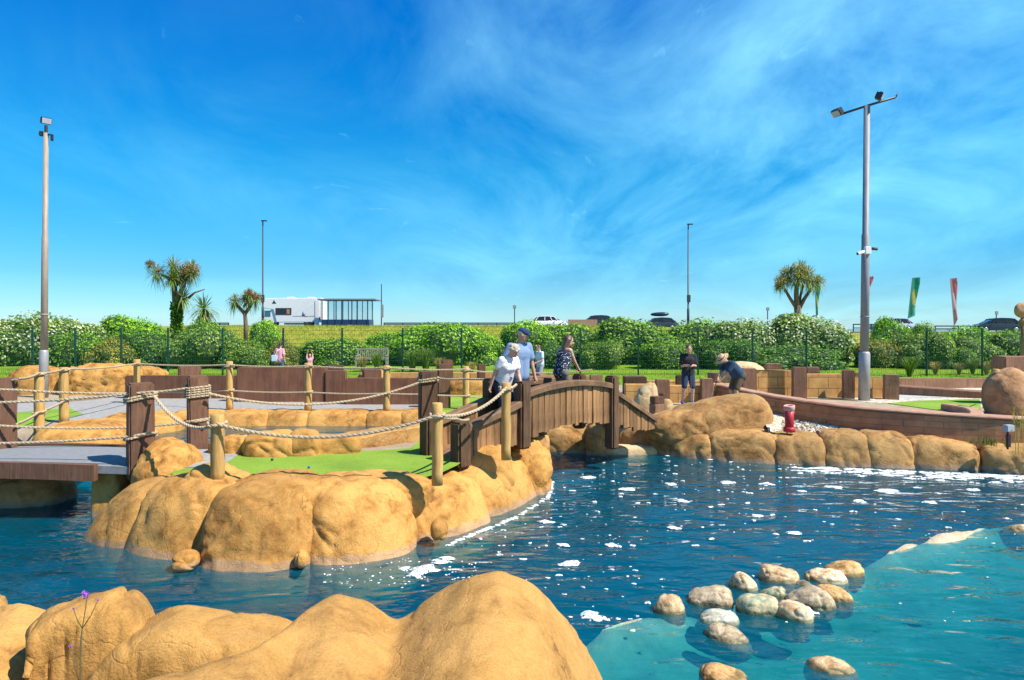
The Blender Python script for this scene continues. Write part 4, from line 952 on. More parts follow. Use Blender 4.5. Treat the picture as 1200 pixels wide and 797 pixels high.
# deck
mb = MB(); ss = np.linspace(0, tot, 40)
for s in ss:
    a = side_off(s, .03); b2 = side_off(s, WID-.03); z = deck_s(s)
    mb.v += [(a.x, a.y, z), (b2.x, b2.y, z), (b2.x, b2.y, z-.1), (a.x, a.y, z-.1)]
mb.f = [(i*4+j, i*4+(j+1) % 4, (i+1)*4+(j+1) % 4, (i+1)*4+j) for i in range(39) for j in range(4)] + [(0, 1, 2, 3), (156, 157, 158, 159)]; mb.m = [0]*len(mb.f)
me = mb.mesh('deck'); bm = bmesh.new(); bm.from_mesh(me); bmesh.ops.recalc_face_normals(bm, faces=bm.faces[:]); bm.to_mesh(me); bm.free()
link('deck', me, M['timber_mid'], br)
rng = random.Random(3)
for off, side in ((0.0, 'near'), (WID, 'far')):
    # rails: one curved beam per bay
    for s0, s1 in ((.12, sP1-.10), (sP1+.10, sP2-.10), (sP2+.10, tot-.02)):
        mb = MB(); q = np.linspace(s0, s1, 22)
        for s in q:
            a = side_off(s, off-.10); b2 = side_off(s, off+.10); z = rail_z(s)
            mb.v += [(a.x, a.y, z-.11), (a.x, a.y, z-.02), (a.x*.9+b2.x*.1, a.y*.9+b2.y*.1, z), (b2.x*.9+a.x*.1, b2.y*.9+a.y*.1, z), (b2.x, b2.y, z-.02), (b2.x, b2.y, z-.11)]
        mb.f = [(i*6+j, i*6+(j+1) % 6, (i+1)*6+(j+1) % 6, (i+1)*6+j) for i in range(21) for j in range(6)] + [tuple(range(6)), tuple(range(126, 132))]; mb.m = [0]*len(mb.f)
        me = mb.mesh('rail'); bm = bmesh.new(); bm.from_mesh(me); bmesh.ops.recalc_face_normals(bm, faces=bm.faces[:]); bm.to_mesh(me); bm.free()
        link('handrail', me, M['rail'], br)
        # planks below the rail, each a board of its own
        s = s0
        while s < s1-.05:
            w = min(rng.uniform(.115, .19), s1-s); sm = s+w/2; a, tdir = bridge_pt(sm); c = side_off(sm, off + rng.uniform(-.012, .012))
            zt = rail_z(sm)-.10; zb2 = low_s(sm) + rng.uniform(-.05, .05); h = zt-zb2
            if h > .12:
                mb = MB(); mb.box((c.x, c.y, zb2+h/2), (w-.006, .05, h), 0, .006, 0, Matrix.Rotation(math.atan2(tdir.y, tdir.x), 4, 'Z') @ Matrix.Rotation(rng.uniform(-.025, .025), 4, 'Y'))
                o = mb.build('plank', M['plank'], br, None)
                o.data.transform(Matrix.Translation(-Vector((c.x-br.location.x, c.y-br.location.y, 0)))); o.location = (c.x-br.location.x, c.y-br.location.y, 0)
            s += w
    for s, top, w in ((.0, 1.46, .27), (sP1, 2.05, .25), (sP2, 2.0, .24)):
        c = side_off(s, off); a, tdir = bridge_pt(s); zb2 = .7 if s == 0 else ((.84 if s == sP1 else .45) if off == 0 else .8)
        o = post_mesh((c.x, c.y), w, w, zb2, top, math.atan2(tdir.y, tdir.x), .035, seed=s).build('bridge_post', M['timber_dark'], br)

# ---- small course objects
t = thing('red_pipe', 'upright red pipe with a pale rim round its open top standing in the gravel', 'pipe', G(925, 504, .70))
p = G(925, 504, .70); mb = MB(); mb.tube([(p.x, p.y, .66), (p.x, p.y, 1.20)], .096, 22); mb.tube([(p.x, p.y, .665), (p.x, p.y, .76), (p.x, p.y, .77)], [.13, .13, .106], 22); mb.build('shaft', M['red_paint'], t, smooth=True)
mb = MB()                               # bell mouth turned towards the camera's left
ctr = Vector((p.x, p.y, 1.20)); prof = [(-.05, .107), (-.02, .118), (.02, .126), (.05, .124), (.065, .110), (.04, .095), (-.12, .09)]
dirv = Vector((-.14, -.05, .99)).normalized(); u = dirv.orthogonal().normalized(); w = dirv.cross(u); nn = 24; vs = []
for hgt, r in prof:
    for k in range(nn):
        a = 2*math.pi*k/nn; vs.append(ctr + dirv*hgt*1.0 + (u*math.cos(a)+w*math.sin(a))*r)
mb.add(vs, [(i*nn+k, i*nn+(k+1) % nn, (i+1)*nn+(k+1) % nn, (i+1)*nn+k) for i in range(len(prof)-1) for k in range(nn)])
mb.build('flared_rim', M['pink_lip'], t, smooth=True)
for px, py, c, lab in [(319, 540, (.02, .02, .025), 'small black golf ball on the green below the sagging rope'), (362, 549, (.03, .12, .5), 'small blue golf ball near the front edge of the green')]:
    p = G(px, py, .812); mm = simple('golf_ball_paint', c, None, 9, .35); mb = MB(); mb.ball((p.x, p.y, .812+.0215), .0215, sub=3)
    tag(mb.build('golf_ball', mm, loc=(p.x, p.y, .812), smooth=True), lab, 'golf ball', 'golf balls on the island green')
p = at(1182, 503, 14.1)
t = thing('floodlight', 'small grey box floodlight on a short stake before the brick wall', 'floodlight', (p.x, p.y, .52))
mb = MB(); mb.box((p.x, p.y, p.z+.02), (.19, .12, .14), .2, .012); mb.build('housing', M['grey_box'], t)
mb = MB(); mb.tube([(p.x, p.y+.03, .5), (p.x, p.y+.03, p.z-.04)], .02, 8); mb.box((p.x, p.y+.01, .68), (.08, .06, .26), .2, .006); mb.build('stake', M['black'], t)

# wildflower
def wild(px0, px1, ytop, d):
    a = at(px0, 830, d); b2 = at(px1, ytop, d+.05)
    t = thing('wildflower', 'thin-stemmed purple wildflower rising in front of the foreground rocks', 'flower', (a.x, a.y, a.z))
    mb = MB(); Q = [a.lerp(b2, k/10) + Vector((.006*math.sin(k*.8), 0, 0)) for k in range(11)]; mb.tube(Q, [.0034-.0015*k/10 for k in range(11)], 7)
    heads = [(b2, .021)]
    for px, py, at_i, r in [(115, 703, 7, .010), (86, 713, 7, .009), (96, 741, 4, .006), (83, 757, 2, .010)]:
        e = at(px, py, d+.04); s = Q[at_i]; m2 = s.lerp(e, .55) - Vector((0, 0, .012)); mb.tube([s, m2, e], [.0022, .002, .0016], 6); heads.append((e, r))
    mb.build('stem', M['stem'], t, smooth=True)
    for c, r in heads:
        mb = MB()
        for k in range(int(26 if r > .015 else 12)):
            v = Vector((rnd.gauss(0, 1), rnd.gauss(0, 1), rnd.gauss(0, .7))).normalized()*r*rnd.uniform(.5, 1); c2 = c+v; rr = r*.26
            q = Vector((rnd.gauss(0, 1), rnd.gauss(0, 1), rnd.gauss(0, 1))).normalized(); a1 = q.orthogonal().normalized(); a2 = q.cross(a1)
            mb.add([c2 + (a1*math.cos(x)+a2*math.sin(x))*rr*(1 if i % 2 == 0 else .55) for i, x in enumerate(np.linspace(0, 2*math.pi, 11)[:-1])], [tuple(range(10))])
        mb.ball(c, r*.5, sub=1); mb.build('flower_head', M['purple'], t)
wild(90, 100.5, 697, 3.0)

# ------------------------------------------------------------------ shrubs
def lumps(seed, n, flat=.62):
    r = random.Random(seed); L = [(Vector((0, 0, .30)), Vector((.72, .62, .60)))]
    for i in range(n):
        a = r.uniform(0, 6.28); rad = r.uniform(.25, .62); h = r.uniform(.12, .66)*(1.1-rad*.5)
        s = r.uniform(.22, .42); L.append((Vector((math.cos(a)*rad, math.sin(a)*rad*.85, h)), Vector((s, s, s*r.uniform(.75, 1.0)))))
    return L
def leaf_cloud(seed, L, count, size, asp=1.9, spread=.10, flower=False):
    """leaf-sized faces through the outer shell of the lumps (unit shrub: about 1 wide each way from the middle, 1 high)"""
    g = np.random.default_rng(seed)
    area = np.array([l[1].x*l[1].y for l in L]); pick = g.choice(len(L), count, p=area/area.sum())
    c = np.array([tuple(l[0]) for l in L])[pick]; s = np.array([tuple(l[1]) for l in L])[pick]
    d = g.normal(size=(count, 3)); d /= np.linalg.norm(d, axis=1)[:, None]; d[:, 2] = np.where(d[:, 2] < -.35, -d[:, 2], d[:, 2])
    if flower: d[:, 2] = np.abs(d[:, 2])
    rad = 1 - np.abs(g.normal(size=count))*spread*1.6 + g.normal(size=count)*.03 + (.03 if flower else 0)
    p = c + d*s*rad[:, None]
    p[:, 2] = np.maximum(p[:, 2], .01)
    nrm = d/s; nrm /= np.linalg.norm(nrm, axis=1)[:, None]
    nrm = nrm + g.normal(size=(count, 3))*.55; nrm[:, 2] += .25; nrm /= np.linalg.norm(nrm, axis=1)[:, None]
    t = np.cross(nrm, g.normal(size=(count, 3))); t /= np.linalg.norm(t, axis=1)[:, None]; w = np.cross(nrm, t)
    sz = size*g.uniform(.6, 1.35, count)[:, None]
    quad = np.stack([p - t*sz*asp*.5, p + w*sz*.5 - t*sz*.05, p + t*sz*asp*.5, p - w*sz*.5 - t*sz*.05], 1)
    return quad.reshape(-1, 3)
def core_mesh(mb, L, f=.86):
    for c, s in L: 
        bm = bmesh.new(); bmesh.ops.create_icosphere(bm, subdivisions=2, radius=1)
        for v in bm.verts:
            q = v.co*(1+.16*mn.noise(v.co*2.3+c*5)); v.co = Vector((q.x*s.x*f+c.x, q.y*s.y*f+c.y, max(q.z*s.z*f+c.z, 0)))
        mb.bm(bm)
SHR = []
for k in range(6):
    L = lumps(100+k, 11); q = leaf_cloud(k, L, 11000, .030, spread=.13); mb = MB(); core_mesh(mb, L)
    cv = np.array(mb.v); base = len(q)
    me = np_mesh('foliage', q, np.arange(len(q)).reshape(-1, 4))
    cm = mb.mesh('core'); 
    fl = np_mesh('blossom', leaf_cloud(50+k, L, 1700, .034, asp=1.2, spread=.02, flower=True), np.arange(1700*4).reshape(-1, 4))
    SHR.append((me, cm, fl))
LM = {'mid': leaf_mat('leaf_mid', (.23, .42, .024), (.09, .21, .016), (.36, .52, .06)), 'bright': leaf_mat('leaf_bright', (.30, .55, .022), (.13, .32, .014), (.42, .62, .05)),
      'dark': leaf_mat('leaf_dark', (.14, .30, .024), (.055, .15, .016), (.24, .40, .05)), 'grey': leaf_mat('leaf_grey', (.26, .39, .06), (.11, .22, .03), (.36, .46, .12)),
      'gold': leaf_mat('leaf_gold', (.36, .34, .04), (.18, .19, .02), (.52, .42, .07)), 'yel': leaf_mat('leaf_yellowgreen', (.26, .40, .035), (.11, .21, .018), (.42, .50, .09))}
BL = leaf_mat('blossom_cream', (.62, .58, .42), (.40, .40, .24), (.75, .72, .6), trans=.1)
core_m = {k: simple('twig_core_'+k, c, None, 9, .9, kind='pos') for k, c in (('mid', (.03, .065, .01)), ('dark', (.018, .045, .01)))}
def shrub(cx, top, hw, d, mat, label, proto, flowers=False, deep=None, group='shrubs of the hedge bank', zb=None, rz=None):
    z0 = float(ground_z(np.array([0.]), np.array([float(d)]))[0])-.25 if zb is None else zb
    c = at(cx, top, d); h = (c.z-z0)/.92; w = hw/F*d/.82; dp = deep or min(w, 2.2)
    me, cm, fl = SHR[proto % 6]
    o = bpy.data.objects.new('shrub', cm); C.objects.link(o); o.location = (c.x, d, z0); o.scale = (w, dp, h); o.rotation_euler.z = 0
    o.data.materials.clear() if False else None
    if not cm.materials: cm.materials.append(core_m['mid'])
    tag(o, label, 'shrub', group)
    parts = [('foliage', me, LM[mat])] + ([('blossom', fl, BL)] if flowers else [])
    for nm, ms, mt in parts:
        f = bpy.data.objects.new(nm, ms); C.objects.link(f); f.parent = o
        if not ms.materials: ms.materials.append(mt)
        f.material_slots[0].link = 'OBJECT'; f.material_slots[0].material = mt
    o.material_slots[0].link = 'OBJECT'; o.material_slots[0].material = core_m['dark' if mat in ('dark', 'mid') else 'mid']
    return o
S = [(45, 365, 72, 39, 'grey', 'big rounded cream-flowering shrub behind the left lamp pole', 0, True), (-22, 372, 50, 38, 'grey', 'cream-flowering shrub cut off by the left edge of the photo', 3, True),
     (158, 370, 48, 44, 'bright', 'flat-topped bright green shrub between the left lamp pole and the many-headed palm', 1, False), (92, 386, 40, 36.5, 'mid', 'mid green shrub in front of the big flowering one at the left', 2, False),
     (131, 396, 30, 36, 'gold', 'golden brown shrub low against the fence at the left', 3, False), (180, 386, 30, 37, 'dark', 'dark green shrub below the many-headed palm', 4, False),
     (236, 382, 44, 37, 'grey', 'grey-green shrub in front of the small palm', 5, False), (238, 371, 26, 45, 'mid', 'small green shrub behind the small palm', 0, False),
     (287, 396, 32, 36.5, 'yel', 'pale yellow-green shrub in front of the pink-headed palm', 1, False), (312, 372, 21, 44, 'bright', 'round bright green bush in front of the motorhome', 2, False),
     (330, 399, 22, 37.5, 'gold', 'small golden bush behind the person in pink', 3, False), (350, 405, 20, 39, 'dark', 'low dark bush between the person in pink and the child', 1, False),
     (400, 394, 44, 39, 'mid', 'low mid green shrub behind the wooden bench', 4, False), (508, 377, 54, 39, 'bright', 'large glossy bright green shrub right of the wooden bench', 5, False),
     (455, 386, 36, 40, 'bright', 'bright green shrub rising just behind the right end of the bench', 0, False), (560, 388, 40, 39.5, 'bright', 'sloping bright green shrub left of the white-haired woman', 3, False),
     (620, 372, 36, 40, 'bright', 'tall rounded green shrub directly behind the man in the cap', 2, False), (672, 376, 46, 41, 'mid', 'wide green shrub behind the young woman\'s head', 4, False),
     (745, 373, 60, 40, 'mid', 'broad mid green shrub to the right of the young woman', 1, False), (822, 371, 56, 40, 'mid', 'broad mid green shrub behind the golfer in black', 0, False),
     (703, 398, 28, 36, 'yel', 'low yellow-green bush between the young woman and the golfer in black', 5, False), (782, 397, 34, 36.2, 'mid', 'low leafy bush just left of the golfer in black', 2, False), (650, 404, 36, 37, 'dark', 'low dark bush behind the boy in the pale shirt', 3, False),
     (878, 372, 48, 38.5, 'grey', 'cream-flowering shrub above the bending golfer', 4, True), (948, 369, 62, 38.5, 'grey', 'largest cream-flowering shrub, left of the tall grey lamp pole', 1, True),
     (852, 396, 40, 36.4, 'dark', 'dark glossy bush behind the hat golfer', 5, False), (930, 402, 60, 36.4, 'dark', 'long dark bush at the foot of the cream-flowering shrub', 0, False),
     (1032, 396, 30, 37, 'gold', 'yellowish bush just right of the tall grey lamp pole', 2, False), (1046, 374, 32, 42, 'bright', 'upright bright green bush behind the lamp pole below the green flag', 3, False),
     (1085, 375, 18, 41, 'mid', 'narrow green bush topping a fence post at the right', 4, False), (1078, 388, 36, 36.8, 'yel', 'rounded yellow-green bush in front below the green flag', 5, False),
     (1134, 380, 44, 41, 'bright', 'low bright green hedge mass below the red flag', 0, False), (1138, 395, 36, 37, 'grey', 'greyish bush behind the two right-hand fence posts', 1, False),
     (1188, 384, 46, 38, 'mid', 'green hedge mass below the dark car at the right edge', 2, False), (1225, 392, 50, 37, 'dark', 'dark hedge mass cut off by the right edge', 3, False), (1112, 405, 26, 36.4, 'mid', 'small mid green bush between the right-hand fence posts', 5, False)]
for s_ in S: shrub(s_[0], s_[1], s_[2], s_[3], s_[4], s_[5], s_[6], s_[7])

# ornamental grasses and leafy plants in front of the hedge
def tuft_mesh(seed, n, h, spread, wid):
    g = random.Random(seed); mb = MB()
    for i in range(n):
        a = g.uniform(0, 6.28); l = h*g.uniform(.6, 1.1); o = g.uniform(0, .12)*spread; b0 = Vector((math.cos(a)*o, math.sin(a)*o, 0)); dr = Vector((math.cos(a), math.sin(a), 0)); sd = Vector((-dr.y, dr.x, 0))
        lean = g.uniform(.1, 1)*spread; P = [b0, b0+dr*lean*.25+Vector((0, 0, l*.6)), b0+dr*lean*.65+Vector((0, 0, l*.95)), b0+dr*lean+Vector((0, 0, l*.85))]
        w = wid*g.uniform(.7, 1.2); vs = []
        for k, p in enumerate(P): ww = w*(1-.3*k); vs += [p-sd*ww/2, p+sd*ww/2]
        mb.add(vs, [(2*k, 2*k+1, 2*k+3, 2*k+2) for k in range(3)])
    return mb.mesh('grass_blades')
TU = [tuft_mesh(k, 260, 1, .75, .03) for k in range(3)]
TM = {'straw': leaf_mat('grass_straw', (.42, .32, .12), (.26, .22, .07), (.55, .42, .2)), 'green': leaf_mat('grass_green', (.16, .26, .03), (.08, .16, .02), (.3, .36, .08))}
for m_ in TU: m_.materials.append(TM['straw'])
for px, top, base, d, mt, lab in [(425, 417, 436, 34, 'straw', 'straw-coloured grass clump in front of the bench'), (442, 413, 434, 34.4, 'green', 'tall green grass clump at the right end of the bench'), (483, 411, 434, 34, 'green', 'wispy green grass clump midway along the bed'), (499, 408, 434, 34, 'green', 'tallest wispy grass clump in the bed right of the bench'),
                                  (514, 419, 435, 34, 'straw', 'short straw grass clump beside the flat-capped block'), (553, 424, 436, 33, 'straw', 'dry low grass clump left of the white-haired woman'), (1066, 418, 440, 31, 'green', 'green grass clump left of the right-hand straw clumps'),
                                  (1096, 424, 442, 32.2, 'straw', 'straw-coloured grass clump beside the fence post at the right'), (1124, 425, 442, 32.2, 'straw', 'rounded straw grass clump in the middle between the right fence posts'), (1156, 423, 442, 32.2, 'straw', 'reddish straw grass clump behind the last fence post'), (1140, 420, 441, 32.8, 'green', 'green grass clump behind the straw ones at the right')]:
    z0 = CZ-(base-HOR)/F*d; h = (base-top)/F*d; o = bpy.data.objects.new('grass_clump', TU[px % 3]); C.objects.link(o)
    z0 = float(ground_z(np.array([0.]), np.array([float(d)]))[0]); h = (CZ-(top-HOR)/F*d)-z0
    o.location = ((px-CX)/F*d, d, z0); o.scale = (h*1.0, h*1.0, h); o.rotation_euler.z = px
    o.material_slots[0].link = 'OBJECT'; o.material_slots[0].material = TM[mt]; tag(o, lab, 'grass clump', 'ornamental grass clumps along the fence bed')
# weeds at the brick wall foot
mb = MB()
for i in range(1500):
    t = rnd.random()**.9; px = 965 + t*215; wy = 484 + max(0, (px-911))/265*33 + rnd.uniform(-2, 5)
    p = G(px, wy+3, gz(px, wy+3)); dens = mn.noise(Vector((px*.03, 0, 0)))
    if dens < -.05 and rnd.random() < .8: continue
    l = rnd.uniform(.04, .17)*(1+max(0, dens)); a = rnd.uniform(0, 6.28); dr = Vector((math.cos(a), math.sin(a), 0))*l*.5; sd = Vector((-math.sin(a), math.cos(a), 0))*.006
    mb.add([p-sd, p+sd, p+dr*.5+Vector((0, 0, l*.7))+sd*.7, p+dr*.5+Vector((0, 0, l*.7))-sd*.7, p+dr+Vector((0, 0, l))], [(0, 1, 2, 3), (3, 2, 4)])
tag(mb.build('weeds', leaf_mat('weed_leaf', (.10, .17, .03), (.05, .09, .015), (.24, .26, .08))), kind='stuff')
# tall yellow grass stems at the right edge
t_o = MB(); p0 = G(1194, 524, .55)
for i in range(16):
    x = p0.x+rnd.uniform(-.35, .3); y = p0.y-.3+rnd.uniform(-.15, .15); l = rnd.uniform(.5, .95); dx = rnd.uniform(-.15, .15)
    t_o.tube([(x, y, .45), (x+dx*.4, y, .55+l*.6), (x+dx, y, .55+l)], [.006, .005, .003], 5)
    for k in range(5):
        q = Vector((x+dx*(.5+.1*k), y, .55+l*(.7+.07*k))); t_o.tube([q, q+Vector((rnd.uniform(-.06, .06), 0, .05))], [.004, .008], 5)
tag(t_o.build('tall_grass', simple('yellow_stems', (.55, .45, .04), (.42, .36, .03), 9, .7), loc=(p0.x, p0.y, .45)), 'thin yellow grass stems at the right edge beside the small floodlight', 'grass')

# short grass blades on the strip of lawn below the hedge
g = np.random.default_rng(5); n = 26000; bx = g.uniform(-26, 30, n); by = 26.6 + 9.5*g.random(n)**1.3
bz = ground_z(bx, by); hh = g.uniform(.04, .11, n); an = g.uniform(0, 6.28, n); ww = .012
lx, ly = np.cos(an)*ww, np.sin(an)*ww; tx, ty = g.normal(size=n)*.03, g.normal(size=n)*.03
Vt = np.stack([np.stack([bx-lx, by-ly, bz-.01], -1), np.stack([bx+lx, by+ly, bz-.01], -1), np.stack([bx+tx, by+ty, bz+hh], -1)], 1).reshape(-1, 3)
tag(link('grass', np_mesh('grass', Vt, np.arange(3*n).reshape(-1, 3)), leaf_mat('lawn_blades', (.20, .34, .02), (.13, .25, .015), (.3, .40, .05))), kind='stuff')
n = 30000; bx = g.uniform(-30, 8, n); by = g.uniform(44, 66, n); bz = ground_z(bx, by); hh = g.uniform(.06, .2, n); an = g.uniform(0, 6.28, n); ww = .025
lx, ly = np.cos(an)*ww, np.sin(an)*ww; tx, ty = g.normal(size=n)*.06, g.normal(size=n)*.06
Vt = np.stack([np.stack([bx-lx, by-ly, bz-.01], -1), np.stack([bx+lx, by+ly, bz-.01], -1), np.stack([bx+tx, by+ty, bz+hh], -1)], 1).reshape(-1, 3)
tag(link('grass', np_mesh('grass', Vt, np.arange(3*n).reshape(-1, 3)), leaf_mat('bank_blades', (.30, .31, .035), (.20, .25, .02), (.42, .36, .10))), kind='stuff')

# ------------------------------------------------------------------ palms
def sword(mb, c, d, L, w, droop):
    d = d.normalized(); sd = d.cross(Vector((0, 0, 1))); sd = sd.normalized() if sd.length > .05 else Vector((1, 0, 0)); vs = []
    P = [c, c+d*L*.5-Vector((0, 0, droop*L*.06)), c+d*L*.82-Vector((0, 0, droop*L*.22)), c+d*L-Vector((0, 0, droop*L*.45))]
    for p, k in zip(P, (.6, 1, .7, .1)): vs += [p-sd*w*k/2, p+sd*w*k/2]
    mb.add(vs, [(2*k, 2*k+1, 2*k+3, 2*k+2) for k in range(3)])
LP = {'green': leaf_mat('palm_leaf', (.19, .29, .055), (.09, .15, .03), (.34, .38, .13)), 'dead': leaf_mat('palm_skirt', (.34, .22, .10), (.2, .12, .06), (.45, .3, .15)), 'rust': leaf_mat('palm_flower', (.42, .20, .10), (.28, .13, .06), (.55, .32, .18)), 'cream': leaf_mat('palm_flower_cream', (.50, .36, .16), (.34, .22, .08), (.62, .46, .24))}
def palm(label, base, paths, heads, fl_mat, skirt=0, seed=0, ivy=None):
    """paths: (points, r0, r1) of trunk and limbs; heads: (centre, leaf length, share of flowers)"""
    g = random.Random(seed); t = thing('palm_tree', label, 'palm', base, 'palms along the grass bank')
    mb = MB()
    for P, r0, r1 in paths:
        n = len(P); mb.tube(P, [r0+(r1-r0)*k/(n-1) for k in range(n)], 9)
    mb.build('trunk', M['bark'], t, smooth=True)
    lf = MB(); sk = MB(); fl = MB()
    for c, L, fs in heads:
        c = Vector(c)
        for k in range(150):
            v = Vector((g.gauss(0, 1), g.gauss(0, 1), g.gauss(.25, .8))).normalized(); sword(lf, c+v*L*.06, v, L*g.uniform(.85, 1.3), L*.062, max(0, .9-v.z*.8))
        for k in range(int(14+skirt*70)):
            a = g.uniform(0, 6.28); v = Vector((math.cos(a), math.sin(a), g.uniform(-1.6, -.5))).normalized(); sword(sk, c-Vector((0, 0, L*.1*g.random()*(1+skirt*3))), v, L*g.uniform(.5, .85), L*.05, .6)
        for k in range(int(520*fs)):
            v = Vector((g.gauss(0, 1), g.gauss(0, 1), g.gauss(.5, .5))).normalized(); q = c + v*L*g.uniform(.35, .92); e = Vector((g.gauss(0, 1), g.gauss(0, 1), g.gauss(0, 1))).normalized()*L*.075
            w = e.cross(Vector((g.gauss(0, 1), g.gauss(0, 1), g.gauss(0, 1)))).normalized()*L*.03; fl.add([q-e-w, q+e-w, q+e+w, q-e+w], [(0, 1, 2, 3)])
    lf.build('crown', LP['green'], t); sk.build('dead_leaves', LP['dead'], t)
    if fl.v: fl.build('flower_head', LP[fl_mat], t)
    if ivy:
        (c, r, h) = ivy; q = MB()
        for k in range(900):
            a = g.uniform(0, 6.28); z = g.uniform(0, h); p = Vector((c.x+math.cos(a)*r*g.uniform(.6, 1.15), c.y+math.sin(a)*r*g.uniform(.6, 1.15), c.z+z)); e = Vector((g.gauss(0, 1), g.gauss(0, 1), g.gauss(0, 1))).normalized()*.12; w = e.cross(Vector((g.gauss(0, 1), g.gauss(0, 1), 1))).normalized()*.09
            q.add([p-e, p+w, p+e, p-w], [(0, 1, 2, 3)])
        q.build('ivy', LM['dark'], t)
def U(px, py, d, dy=0): v = at(px, py, d); v.y += dy; return v
d = 48
palm('tall many-headed palm with rust-coloured flower heads and an ivy-clad trunk', U(207, 400, d), [([U(207, 402, d), U(207, 370, d), U(205, 345, d), U(204, 330, d)], .27, .17), ([U(204, 332, d), U(203, 318, d), U(203, 312, d)], .22, .14), ([U(204, 333, d), U(196, 325, d), U(187, 322, d, .3)], .13, .08), ([U(207, 352, d), U(214, 343, d, -.3), U(218, 334, d, -.3), U(219, 320, d)], .2, .1),
     ([U(211, 357, d), U(216, 352, d), U(220, 348, d)], .14, .08), ([U(220, 350, d), U(228, 343, d), U(240, 339, d)], .10, .04), ([U(205, 335, d), U(212, 326, d, .4), U(222, 316, d, .4)], .13, .08)],
     [(U(184, 320, d), .75, .25), (U(203, 313, d), .8, .2), (U(221, 315, d, .4), .75, .5), (U(226, 321, d, -.3), .65, .7), (U(206, 328, d, -.4), .75, .05), (U(217, 349, d, -.3), .8, .0), (U(212, 322, d, .2), .7, .5), (U(176, 310, d), .4, .9)], 'rust', .15, 1, (U(207, 396, d), .36, 2.5))
d = 46
palm('small short palm with a single spiky head beside the many-headed palm', U(239, 398, d), [([U(239, 400, d), U(239, 380, d), U(239, 364, d)], .28, .25)], [(U(239, 362, d), 1.0, 0)], 'rust', 1.3, 2)
d = 50
palm('slim palm with pinkish flower heads beside the motorhome', U(288, 398, d), [([U(288, 402, d), U(288, 380, d), U(287, 367, d)], .17, .13), ([U(287, 368, d), U(280, 360, d), U(276, 355, d)], .14, .09), ([U(287, 368, d), U(292, 358, d, .3), U(297, 352, d)], .14, .09)],
     [(U(275, 354, d), .65, .3), (U(287, 352, d, .3), .7, .5), (U(299, 350, d), .6, 1.1), (U(293, 345, d, -.2), .5, .8)], 'rust', .1, 3)
d = 52
palm('broad-crowned palm with cream flower heads by the narrow flags', U(936, 385, d), [([U(936, 390, d), U(936, 376, d), U(934, 358, d)], .30, .24), ([U(934, 360, d), U(933, 345, d), U(933, 332, d)], .22, .12), ([U(934, 362, d), U(926, 350, d), U(919, 338, d)], .15, .09), ([U(935, 364, d), U(944, 350, d, .2), U(951, 338, d)], .18, .10), ([U(936, 360, d), U(942, 346, d, .6), U(946, 330, d, .6)], .12, .08)],
     [(U(916, 331, d), .7, .8), (U(925, 321, d, .3), .8, .5), (U(937, 316, d), .8, .5), (U(948, 321, d, .4), .75, .4), (U(958, 331, d), .65, .6), (U(932, 327, d, -.5), .75, .5), (U(946, 331, d, -.4), .7, .2), (U(912, 335, d, -.2), .4, .9)], 'cream', .3, 4)

# ------------------------------------------------------------------ green mesh fence, bench
fx = [-15, 38, 88, 142, 197, 261, 332, 401, 472, 541, 610, 680, 748, 818, 882, 945, 1012, 1086, 1151, 1215]
t = thing('mesh_fence', 'long green welded mesh fence on slim posts in front of the hedge', 'fence', ((600-CX)/F*32, 32, .8))
FP = [Vector(((x-CX)/F*(32 if x < 1000 else 31.5), 32 if x < 1000 else 31.5, .82)) for x in fx]
for p in FP:
    mb = MB(); mb.box((p.x, p.y, .82+1.08), (.075, .075, 2.2), 0, .008); mb.box((p.x, p.y, .82+2.19), (.09, .09, .03)); mb.build('post', M['fence_green'], t)
for a, b2 in zip(FP[:-1], FP[1:]):
    mb = MB(); L = (b2-a).length; mid = (a+b2)/2; rz = math.atan2(b2.y-a.y, b2.x-a.x)
    for z in np.arange(.08, 2.1, .2): mb.box((mid.x, mid.y-.05, .82+z), (L, .012, .012), rz)
    for x in np.arange(0, L, .10):
        q = a.lerp(b2, x/L); mb.box((q.x, q.y-.042, .82+1.05), (.006, .006, 2.02), rz)
    mb.build('mesh_panel', M['fence_green'], t)
d = 36; z0 = .95
bt = thing('bench', 'weathered slatted wooden bench standing in front of the hedge', 'bench', ((436-CX)/F*d, d, z0)); bx = bt.location.x
wB = 37/F*d
mb = MB()
for k in range(15): mb.box((bx-wB/2+.06+k*(wB-.12)/14, d+.20, z0+.72), (.05, .03, .42), 0, .004)
mb.box((bx, d+.20, z0+.96), (wB, .05, .09), 0, .008); mb.box((bx, d+.20, z0+.49), (wB, .05, .06), 0, .008); mb.build('backrest', M['bench_wood'], bt)
mb = MB()
for k in range(5): mb.box((bx, d-.25+k*.1, z0+.44), (wB, .08, .03), 0, .004)
mb.build('seat', M['bench_wood'], bt)
for sx in (-1, 1):
    for yy, h in ((-.25, .62), (.2, 1.0)):
        mb = MB(); mb.box((bx+sx*(wB/2-.04), d+yy, z0+h/2-.01), (.07, .07, h), 0, .006); mb.build('leg', M['bench_wood'], bt)
    mb = MB(); mb.box((bx+sx*(wB/2-.04), d-.02, z0+.63), (.08, .56, .04), 0, .006); mb.build('armrest', M['bench_wood'], bt)

